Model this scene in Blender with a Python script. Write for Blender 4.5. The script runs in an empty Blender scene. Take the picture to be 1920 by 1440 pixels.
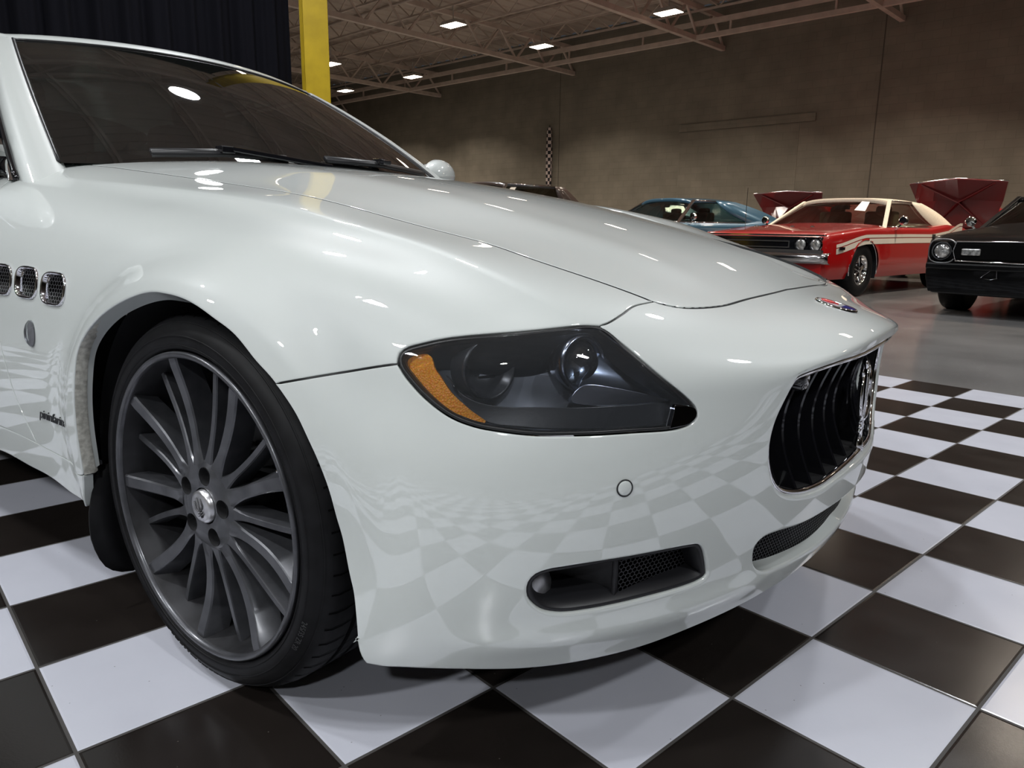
import bpy, math, random, json
import numpy as np
from mathutils import Matrix, Vector
from mathutils.geometry import delaunay_2d_cdt

scene = bpy.context.scene
col = scene.collection
PI = math.pi

# ------------------------------------------------------------------ camera
cam_data = bpy.data.cameras.new('camera')
cam_data.sensor_width = 36.0
cam_data.lens = 26.0
cam_data.clip_start = 0.02
cam_data.clip_end = 200
cam = bpy.data.objects.new('camera', cam_data)
col.objects.link(cam)
CAM = Vector((1.1516, -1.5649, 0.8258))
right = Vector((0.80483, 0.59338, 0.01244))
down = Vector((0.13356, -0.16064, -0.97794))
fwd = Vector((-0.57829, 0.78873, -0.20853))
m = Matrix((( right[0], -down[0], -fwd[0], CAM[0]),
            ( right[1], -down[1], -fwd[1], CAM[1]),
            ( right[2], -down[2], -fwd[2], CAM[2]), (0, 0, 0, 1)))
cam.matrix_world = m
scene.camera = cam

# ------------------------------------------------------------------ world, exposure
world = bpy.data.worlds.new('world')
scene.world = world
world.use_nodes = True
world.node_tree.nodes['Background'].inputs[0].default_value = (0.80, 0.88, 1.0, 1)
world.node_tree.nodes['Background'].inputs[1].default_value = 0.04
vs = scene.view_settings
vs.view_transform = 'Standard'
vs.look = 'None'
vs.exposure = 0.0
vs.gamma = 1.0
vs.use_curve_mapping = False

# room axes: RA runs along the far wall, RP points from the camera towards it
RA = Vector((-0.992, 0.125, 0)).normalized()
RP = Vector((0.125, 0.992, 0)).normalized()
RC = Vector((CAM[0], CAM[1], 0))
def room(a, p, z):
    return RC + RA * a + RP * p + Vector((0, 0, z))
LIGHT_Z = 6.0
WARM_E = 14.0          # glow of the diffusers
COOL_E = 40.0
WARM_P = 160.0         # watts of the lamps behind them
COOL_P = 125.0
# warm rectangular fixtures (along the wall, towards the wall)
WARM = [(10.84, 16.88), (15.52, 17.47), (22.06, 17.93), (26.35, 17.99), (15.73, 14.18), (22.46, 14.80), (6.0, 17.0), (1.2, 17.0), (-3.6, 17.0),
        (10.6, 11.7), (5.8, 11.7), (1.0, 11.7), (-3.8, 11.7), (-8.6, 14.2), (10.6, 6.6), (15.8, 9.0)]
# cool round fixtures above the tiled display floor
COOL = [(5.84, 3.36, .7), (3.8, 3.6, .6), (1.2, 7.0, .8), (-2.2, 6.2, .8), (1.5, -1.6, .8), (9.6, 3.4, .9), (12.2, 6.4, .8), (14.0, 4.0, .8),
        (-4.6, 0.2, 1.2), (5.6, -2.6, 1.2), (0.6, -6.0, 2.2), (-4.6, -4.8, 1.7), (5.4, -7.0, 1.9)]  # camera-side ones are unseen, set outward and turned up to brighten the bumper

# ------------------------------------------------------------------ helpers
def mat(name, color=(0.8, 0.8, 0.8), rough=0.5, metal=0.0, coat=0.0, coat_rough=0.03, emit=None, strength=0, alpha=None, spec=None, ior=None, trans=0):
    m = bpy.data.materials.new(name)
    m.use_nodes = True
    b = m.node_tree.nodes['Principled BSDF']
    b.inputs['Base Color'].default_value = (*color, 1)
    b.inputs['Roughness'].default_value = rough
    b.inputs['Metallic'].default_value = metal
    b.inputs['Coat Weight'].default_value = coat
    b.inputs['Coat Roughness'].default_value = coat_rough
    if spec is not None: b.inputs['Specular IOR Level'].default_value = spec
    if ior is not None: b.inputs['IOR'].default_value = ior
    if trans: b.inputs['Transmission Weight'].default_value = trans
    if emit:
        b.inputs['Emission Color'].default_value = (*emit, 1)
        b.inputs['Emission Strength'].default_value = strength
    return m

def noise_color(m, c1, c2, scale=5, detail=4, coord='Object', bump=0, bscale=None, lo=0.35, hi=0.65, sc3=None):
    """procedural variation between two colours (and bump) on a principled material"""
    nt = m.node_tree; n = nt.nodes; l = nt.links
    b = n['Principled BSDF']
    tc = n.new('ShaderNodeTexCoord'); nz = n.new('ShaderNodeTexNoise')
    mp = n.new('ShaderNodeMapping')
    if sc3: mp.inputs['Scale'].default_value = sc3
    nz.inputs['Scale'].default_value = scale; nz.inputs['Detail'].default_value = detail
    l.new(tc.outputs[coord], mp.inputs['Vector']); l.new(mp.outputs[0], nz.inputs['Vector'])
    cr = n.new('ShaderNodeValToRGB')
    cr.color_ramp.elements[0].position = lo; cr.color_ramp.elements[0].color = (*c1, 1)
    cr.color_ramp.elements[1].position = hi; cr.color_ramp.elements[1].color = (*c2, 1)
    l.new(nz.outputs['Fac'], cr.inputs['Fac']); l.new(cr.outputs['Color'], b.inputs['Base Color'])
    if bump:
        bp = n.new('ShaderNodeBump'); bp.inputs['Strength'].default_value = bump
        nb = n.new('ShaderNodeTexNoise'); nb.inputs['Scale'].default_value = bscale or scale * 8; nb.inputs['Detail'].default_value = 5
        l.new(mp.outputs[0], nb.inputs['Vector']); l.new(nb.outputs['Fac'], bp.inputs['Height'])
        l.new(bp.outputs['Normal'], b.inputs['Normal'])
    return m

def glass(name, tint=(0.9, 0.9, 0.9), haze=0.0, hazecol=(0.5, 0.5, 0.5), ior=1.5, speck=False):
    """thin pane: fresnel reflection over a tinted see-through body, with optional dusty haze"""
    m = bpy.data.materials.new(name); m.use_nodes = True
    nt = m.node_tree; n = nt.nodes; l = nt.links
    n.remove(n['Principled BSDF']); out = n['Material Output']
    tr = n.new('ShaderNodeBsdfTransparent'); tr.inputs[0].default_value = (*tint, 1)
    gl = n.new('ShaderNodeBsdfGlossy'); gl.inputs['Roughness'].default_value = 0.015
    gl.inputs['Color'].default_value = (1, 1, 1, 1)
    fr = n.new('ShaderNodeFresnel'); fr.inputs['IOR'].default_value = ior
    mx = n.new('ShaderNodeMixShader')
    last = tr.outputs[0]
    if haze:
        df = n.new('ShaderNodeBsdfDiffuse'); df.inputs[0].default_value = (*hazecol, 1)
        mh = n.new('ShaderNodeMixShader'); mh.inputs[0].default_value = haze
        if speck:
            tc = n.new('ShaderNodeTexCoord'); vo = n.new('ShaderNodeTexNoise'); vo.inputs['Scale'].default_value = 900; vo.inputs['Detail'].default_value = 3
            cr = n.new('ShaderNodeValToRGB'); cr.color_ramp.elements[0].position = 0.60; cr.color_ramp.elements[0].color = (haze, haze, haze, 1)
            cr.color_ramp.elements[1].position = 0.78; cr.color_ramp.elements[1].color = (0.22, 0.22, 0.22, 1)
            l.new(tc.outputs['Object'], vo.inputs['Vector']); l.new(vo.outputs['Fac'], cr.inputs[0]); l.new(cr.outputs[0], mh.inputs[0])
        l.new(tr.outputs[0], mh.inputs[1]); l.new(df.outputs[0], mh.inputs[2]); last = mh.outputs[0]
    l.new(fr.outputs[0], mx.inputs[0]); l.new(last, mx.inputs[1]); l.new(gl.outputs[0], mx.inputs[2])
    l.new(mx.outputs[0], out.inputs['Surface'])
    return m

class MB:
    """collects vertices and faces for one mesh"""
    def __init__(s): s.v = []; s.f = []; s.mi = []
    def add(s, vs, fs, mi=0):
        o = len(s.v); s.v += [tuple(p) for p in vs]; s.f += [tuple(i + o for i in f) for f in fs]; s.mi += [mi] * len(fs); return s
    def box(s, c, h, R=None, mi=0, taper=1.0, tz=None):
        c = Vector(c); vs = []
        for sz in (-1, 1):
            k = taper if sz > 0 else 1
            for sx, sy in ((-1, -1), (1, -1), (1, 1), (-1, 1)):
                p = Vector((sx * h[0] * k, sy * h[1] * k, sz * h[2]))
                if R is not None: p = R @ p
                vs.append(c + p)
        return s.add(vs, [(0, 3, 2, 1), (4, 5, 6, 7), (0, 1, 5, 4), (1, 2, 6, 5), (2, 3, 7, 6), (3, 0, 4, 7)], mi)
    def bar(s, a, b, w, h=None, up=(0, 0, 1), mi=0):
        a = Vector(a); b = Vector(b); d = (b - a); L = d.length; d.normalize(); up = Vector(up)
        if abs(d.dot(up)) > .99: up = Vector((1, 0, 0))
        x = d.cross(up).normalized(); z = x.cross(d)
        R = Matrix((x, d, z)).transposed()
        return s.box((a + b) / 2, (w / 2, L / 2, (h or w) / 2), R, mi)
    def tube(s, pts, r, n=8, cap=True, mi=0, flat=1.0):
        pts = [Vector(p) for p in pts]; rs = r if hasattr(r, '__len__') else [r] * len(pts)
        vs = []; prev = None
        for i, p in enumerate(pts):
            t = (pts[min(i + 1, len(pts) - 1)] - pts[max(i - 1, 0)]).normalized()
            if prev is None:
                x = t.orthogonal().normalized()
            else:
                x = (prev - t * prev.dot(t)).normalized()
            prev = x; y = t.cross(x)
            for k in range(n):
                a = 2 * PI * k / n
                vs.append(p + x * (math.cos(a) * rs[i]) + y * (math.sin(a) * rs[i] * flat))
        fs = []
        for i in range(len(pts) - 1):
            for k in range(n):
                fs.append((i * n + k, i * n + (k + 1) % n, (i + 1) * n + (k + 1) % n, (i + 1) * n + k))
        if cap:
            fs.append(tuple(range(n))[::-1]); fs.append(tuple((len(pts) - 1) * n + k for k in range(n)))
        return s.add(vs, fs, mi)
    def lathe(s, prof, o=(0, 0, 0), axis='z', n=48, a0=0, a1=2 * PI, mi=0, closed=False):
        """prof: (r, h) pairs turned about an axis"""
        o = Vector(o); full = abs(a1 - a0 - 2 * PI) < 1e-6; m_ = n if full else n + 1; vs = []
        for k in range(m_):
            a = a0 + (a1 - a0) * k / n; c, si = math.cos(a), math.sin(a)
            for r, h in prof:
                p = {'z': (r * c, r * si, h), 'y': (r * c, h, r * si), 'x': (h, r * c, r * si)}[axis]
                vs.append(o + Vector(p))
        q = len(prof); fs = []
        for k in range(n):
            k2 = (k + 1) % m_
            for j in range(q - 1 + (1 if closed else 0)):
                j2 = (j + 1) % q
                fs.append((k * q + j, k * q + j2, k2 * q + j2, k2 * q + j))
        return s.add(vs, fs, mi)
    def grid(s, P, mi=0, flip=False):
        nu, nv = len(P), len(P[0]); vs = [p for r in P for p in r]; fs = []
        for i in range(nu - 1):
            for j in range(nv - 1):
                f = (i * nv + j, i * nv + j + 1, (i + 1) * nv + j + 1, (i + 1) * nv + j)
                fs.append(f[::-1] if flip else f)
        return s.add(vs, fs, mi)
    def mirror(s):
        o = len(s.v); s.v += [(x, -y, z) for x, y, z in s.v]; k = len(s.f)
        s.f += [tuple(i + o for i in f[::-1]) for f in s.f[:k]]; s.mi += s.mi[:k]; return s
    def build(s, name, mats, parent=None, smooth=False, loc=None, auto=None, bevel=None, solid=None, sub=None):
        me = bpy.data.meshes.new(name); me.from_pydata([tuple(map(float, p)) for p in s.v], [], s.f)
        mats = mats if isinstance(mats, (list, tuple)) else [mats]
        for m_ in mats: me.materials.append(m_)
        if len(mats) > 1:
            for p, i in zip(me.polygons, s.mi): p.material_index = i
        me.update()
        if smooth or auto:
            me.shade_smooth()
            if auto:
                try: me.set_sharp_from_angle(angle=math.radians(auto))
                except Exception: pass
        o = bpy.data.objects.new(name, me); col.objects.link(o)
        if loc is not None: o.location = loc
        if parent is not None: o.parent = parent
        if bevel:
            b = o.modifiers.new('bevel', 'BEVEL'); b.width = bevel; b.segments = 2; b.limit_method = 'ANGLE'; b.angle_limit = math.radians(40)
        if solid:
            b = o.modifiers.new('solid', 'SOLIDIFY'); b.thickness = solid; b.offset = -1
        if sub:
            b = o.modifiers.new('sub', 'SUBSURF'); b.levels = sub; b.render_levels = sub
        return o

def tag(o, label=None, cat=None, group=None, kind=None):
    if label: o['label'] = label
    if cat: o['category'] = cat
    if group: o['group'] = group
    if kind: o['kind'] = kind
    return o
def empty(name, loc=(0, 0, 0), rz=0):
    o = bpy.data.objects.new(name, None); col.objects.link(o); o.location = loc; o.rotation_euler = (0, 0, rz)
    o.empty_display_size = 0.1
    return o
def copy_tree(o, parent=None):
    c = o.copy(); col.objects.link(c)
    if parent is not None: c.parent = parent
    for ch in list(o.children): copy_tree(ch, c)
    return c
def text_mesh(s, size, depth=0.0, font_shear=0.0, align='CENTER', spacing=1.0):
    """lettering turned into plain mesh data (x right, y up)"""
    cu = bpy.data.curves.new('lettering', 'FONT'); cu.body = s; cu.size = size; cu.extrude = depth; cu.shear = font_shear
    cu.align_x = align; cu.align_y = 'CENTER'; cu.space_character = spacing
    ob = bpy.data.objects.new('lettering', cu); col.objects.link(ob)
    dg = bpy.context.evaluated_depsgraph_get(); me = bpy.data.meshes.new_from_object(ob.evaluated_get(dg))
    vs = [v.co.copy() for v in me.vertices]; fs = [tuple(p.vertices) for p in me.polygons]
    bpy.data.objects.remove(ob); bpy.data.curves.remove(cu); bpy.data.meshes.remove(me)
    return vs, fs

# ------------------------------------------------------------------ floor
def tile_material():
    m_ = bpy.data.materials.new('checkered tiles'); m_.use_nodes = True
    nt = m_.node_tree; N = nt.nodes; L = nt.links; b = N['Principled BSDF']
    geo = N.new('ShaderNodeNewGeometry'); mp = N.new('ShaderNodeMapping'); mp.vector_type = 'TEXTURE'
    mp.inputs['Location'].default_value = (0.837, -0.072, 0); mp.inputs['Rotation'].default_value = (0, 0, math.atan2(-.0612, .2986)); mp.inputs['Scale'].default_value = (.3048, .3048, 1)
    L.new(geo.outputs['Position'], mp.inputs['Vector']); sp = N.new('ShaderNodeSeparateXYZ'); L.new(mp.outputs[0], sp.inputs[0])
    def mth(op, a, b_=None, c=None):
        k = N.new('ShaderNodeMath'); k.operation = op
        for i, q in enumerate((a, b_, c)):
            if q is None: continue
            if isinstance(q, (int, float)): k.inputs[i].default_value = q
            else: L.new(q, k.inputs[i])
        return k.outputs[0]
    fx = mth('FLOOR', sp.outputs['X']); fy = mth('FLOOR', sp.outputs['Y'])
    par = mth('FLOORED_MODULO', mth('ADD', fx, fy), 2.0)       # v axis runs the other way: parity flips
    ex = mth('ABSOLUTE', mth('SUBTRACT', mth('FRACT', sp.outputs['X']), .5)); ey = mth('ABSOLUTE', mth('SUBTRACT', mth('FRACT', sp.outputs['Y']), .5))
    e = mth('MAXIMUM', ex, ey); grout = mth('GREATER_THAN', e, .4905)
    edge = N.new('ShaderNodeMapRange'); edge.inputs['From Min'].default_value = .478; edge.inputs['From Max'].default_value = .494; L.new(e, edge.inputs['Value'])
    nz = N.new('ShaderNodeTexNoise'); nz.inputs['Scale'].default_value = 7; nz.inputs['Detail'].default_value = 6; L.new(geo.outputs['Position'], nz.inputs['Vector'])
    cb = N.new('ShaderNodeCombineXYZ'); L.new(fx, cb.inputs[0]); L.new(fy, cb.inputs[1])
    wn = N.new('ShaderNodeTexWhiteNoise'); wn.noise_dimensions = '2D'; L.new(cb.outputs[0], wn.inputs['Vector'])
    def mixc(f, a, c):
        k = N.new('ShaderNodeMix'); k.data_type = 'RGBA'
        if isinstance(f, (int, float)): k.inputs['Factor'].default_value = f
        else: L.new(f, k.inputs['Factor'])
        for nm, q in (('A', a), ('B', c)):
            if isinstance(q, tuple): k.inputs[nm].default_value = q
            else: L.new(q, k.inputs[nm])
        return k.outputs['Result']
    wh = mixc(nz.outputs['Fac'], (0.51, 0.52, 0.585, 1), (0.565, 0.575, 0.64, 1)); bk = mixc(nz.outputs['Fac'], (0.010, 0.008, 0.007, 1), (0.020, 0.016, 0.014, 1))
    cl = mixc(par, bk, wh)
    # small dark specks and faint scratches
    vz = N.new('ShaderNodeTexVoronoi'); vz.inputs['Scale'].default_value = 26; L.new(geo.outputs['Position'], vz.inputs['Vector'])
    spk = mth('LESS_THAN', vz.outputs['Distance'], .035); vr = mth('GREATER_THAN', N.new('ShaderNodeSeparateColor').outputs[0], .5)
    cl = mixc(mth('MULTIPLY', spk, .55), cl, (0.10, 0.09, 0.08, 1))
    cl = mixc(grout, cl, (0.060, 0.056, 0.053, 1))
    L.new(cl, b.inputs['Base Color'])
    rg = mth('ADD', mth('MULTIPLY', nz.outputs['Fac'], .12), .15); L.new(mth('ADD', rg, mth('MULTIPLY', grout, .45)), b.inputs['Roughness'])
    b.inputs['Specular IOR Level'].default_value = .5
    bp = N.new('ShaderNodeBump'); bp.inputs['Strength'].default_value = .35; bp.inputs['Distance'].default_value = .002; bp.invert = True
    mb_ = N.new('ShaderNodeTexNoise'); mb_.inputs['Scale'].default_value = 260; mb_.inputs['Detail'].default_value = 2; L.new(geo.outputs['Position'], mb_.inputs['Vector'])
    L.new(mth('ADD', edge.outputs[0], mth('MULTIPLY', mb_.outputs['Fac'], .10)), bp.inputs['Height']); L.new(bp.outputs[0], b.inputs['Normal'])
    return m_
TU = Vector((.2986, -.0612, 0)); TV = Vector((-.0612, -.2986, 0)); TO = Vector((.837, -.072, 0))
def tile(u, v): return TO + TU * u + TV * v
q = MB(); c = [tile(-16, -10), tile(9, -10), tile(9, 16), tile(-16, 16)]
q.add([p for p in c] + [p - Vector((0, 0, .012)) for p in c], [(0, 3, 2, 1), (0, 1, 5, 4), (1, 2, 6, 5), (2, 3, 7, 6), (3, 0, 4, 7)])
q.v = q.v
tag(q.build('floor', tile_material()), 'black and white checkered tile floor under the white sedan', 'floor', kind='structure')
ROT = Matrix((RA, RP, Vector((0, 0, 1)))).transposed()
conc = mat('polished grey concrete', (0.2, 0.2, 0.2), 0.22, spec=0.5)
noise_color(conc, (0.105, 0.103, 0.101), (0.165, 0.161, 0.158), 1.1, 8, bump=.02, bscale=6)
q = MB(); q.box(room(5, 5, -.037), (34, 16.3, .025), ROT); tag(q.build('floor', conc), 'polished grey concrete floor under the parked classic cars', 'floor', kind='structure')

# ------------------------------------------------------------------ walls, ceiling
wm_ = mat('painted block wall', (0.16, 0.14, 0.12), 0.75, spec=.25)
nt = wm_.node_tree; N = nt.nodes; L = nt.links
tc = N.new('ShaderNodeTexCoord'); mp = N.new('ShaderNodeMapping'); mp.inputs['Rotation'].default_value = (PI / 2, 0, 0)
br = N.new('ShaderNodeTexBrick'); br.inputs['Scale'].default_value = 1.0; br.inputs['Brick Width'].default_value = .41; br.inputs['Row Height'].default_value = .205; br.inputs['Mortar Size'].default_value = .008
br.inputs['Color1'].default_value = (0.235, 0.213, 0.172, 1); br.inputs['Color2'].default_value = (0.220, 0.200, 0.161, 1); br.inputs['Mortar'].default_value = (0.200, 0.181, 0.146, 1)
L.new(tc.outputs['Object'], mp.inputs['Vector']); L.new(mp.outputs[0], br.inputs['Vector'])
nz = N.new('ShaderNodeTexNoise'); nz.inputs['Scale'].default_value = 1.3; nz.inputs['Detail'].default_value = 9; L.new(tc.outputs['Object'], nz.inputs['Vector'])
mx = N.new('ShaderNodeMix'); mx.data_type = 'RGBA'; mx.blend_type = 'MULTIPLY'; mx.inputs['Factor'].default_value = .5
cr = N.new('ShaderNodeValToRGB'); cr.color_ramp.elements[0].position = .3; cr.color_ramp.elements[0].color = (.62, .62, .62, 1); cr.color_ramp.elements[1].position = .7; cr.color_ramp.elements[1].color = (1.15, 1.15, 1.15, 1)
L.new(nz.outputs['Fac'], cr.inputs[0]); L.new(br.outputs['Color'], mx.inputs['A']); L.new(cr.outputs[0], mx.inputs['B']); L.new(mx.outputs['Result'], N['Principled BSDF'].inputs['Base Color'])
WALLP = 21.2
def wall(name, c, h, m_=wm_):
    q = MB(); q.box((0, 0, 0), h); o = q.build(name, m_); o.matrix_world = Matrix.Translation(c) @ ROT.to_4x4(); tag(o, kind='structure'); return o
tag(wall('wall_back', room(5, WALLP + .1, 3.6), (34, .1, 3.7)), 'long brown painted block wall behind the classic cars', 'wall')
tag(wall('wall_left', room(38.9, 5, 3.6), (.1, 16.3, 3.7)), 'distant brown side wall at the far end of the hall', 'wall')
tag(wall('wall_right', room(-28.9, 5, 3.6), (.1, 16.3, 3.7)), 'brown side wall of the hall', 'wall')
tag(wall('wall_front', room(5, -11.2, 3.6), (34, .1, 3.7)), 'brown wall of the hall behind the camera', 'wall')
ceil_m = noise_color(mat('painted steel deck', (0.2, 0.17, 0.15), 0.8), (0.44, 0.37, 0.32), (0.54, 0.455, 0.39), .8, 6)
q = MB()
for k in range(0, 330): pass
rows = []
for i in range(0, 273):
    a = -29 + i * .25; z = 7.28 if i % 2 else 7.24
    rows.append([room(a, -11, z), room(a, 21, z)]); rows.append([room(a + .03, -11, 7.28 if not i % 2 else 7.24), room(a + .03, 21, 7.28 if not i % 2 else 7.24)])
q.grid(rows); tag(q.build('ceiling', ceil_m), 'corrugated painted steel roof deck above the trusses', 'ceiling', kind='structure')
steel = noise_color(mat('cream painted steel', (0.30, 0.25, 0.22), 0.6), (0.52, 0.435, 0.375), (0.64, 0.54, 0.47), 3, 4)
def truss(p0, p1, depth, n_, ch=.09, web=.045, name='roof_truss', hang=False):
    """open web truss from p0 to p1 (bottom chord), with top chord 'depth' above"""
    q = MB(); up = Vector((0, 0, depth)); q.bar(p0, p1, ch); q.bar(p0 + up, p1 + up, ch)
    for k in range(n_):
        a = p0.lerp(p1, k / n_); b = p0.lerp(p1, (k + 1) / n_); m_ = a.lerp(b, .5)
        if hang: q.bar(a, a + up, web)
        else: q.bar(a, m_ + up, web); q.bar(m_ + up, b, web)
    o = q.build(name, steel); return tag(o, kind='structure')
for a in (-8.6, -3.4, 1.6, 6.75, 11.65, 17.3, 24.3, 31.0):
    tag(truss(room(a, -10.9, 6.02), room(a, WALLP - .02, 6.02), .80, 22, .13, .055, 'roof_girder'), 'cream painted open web girder running towards the back wall', 'truss')
for k in range(19):
    p = -9.6 + 1.62 * k
    tag(truss(room(-28.5, p, 6.72), room(38.5, p, 6.72), .46, 56, .05, .028, 'roof_joist'), 'slim cream roof joist running along the hall', 'truss')
tag(truss(room(-28.5, 19.55, 6.02), room(38.5, 19.55, 6.02), .36, 24, .12, .05, 'edge_beam', hang=True), 'cream painted beam running along the hall just before the back wall', 'beam')
# a conduit and sprinkler pipes below the deck
for i, (p, z, r) in enumerate(((10.2, 6.60, .03), (13.4, 6.62, .04), (6.9, 6.6, .03))):
    q = MB(); q.tube([room(-28, p, z), room(38, p, z)], r, 8); tag(q.build('sprinkler_pipe', steel, smooth=True), 'thin pipe hanging below the roof joists', 'pipe', 'pipes below the roof deck', )
# block wall marks: joint and filled opening
dk = mat('wall joint', (0.10, 0.09, 0.075), 0.9)

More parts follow.
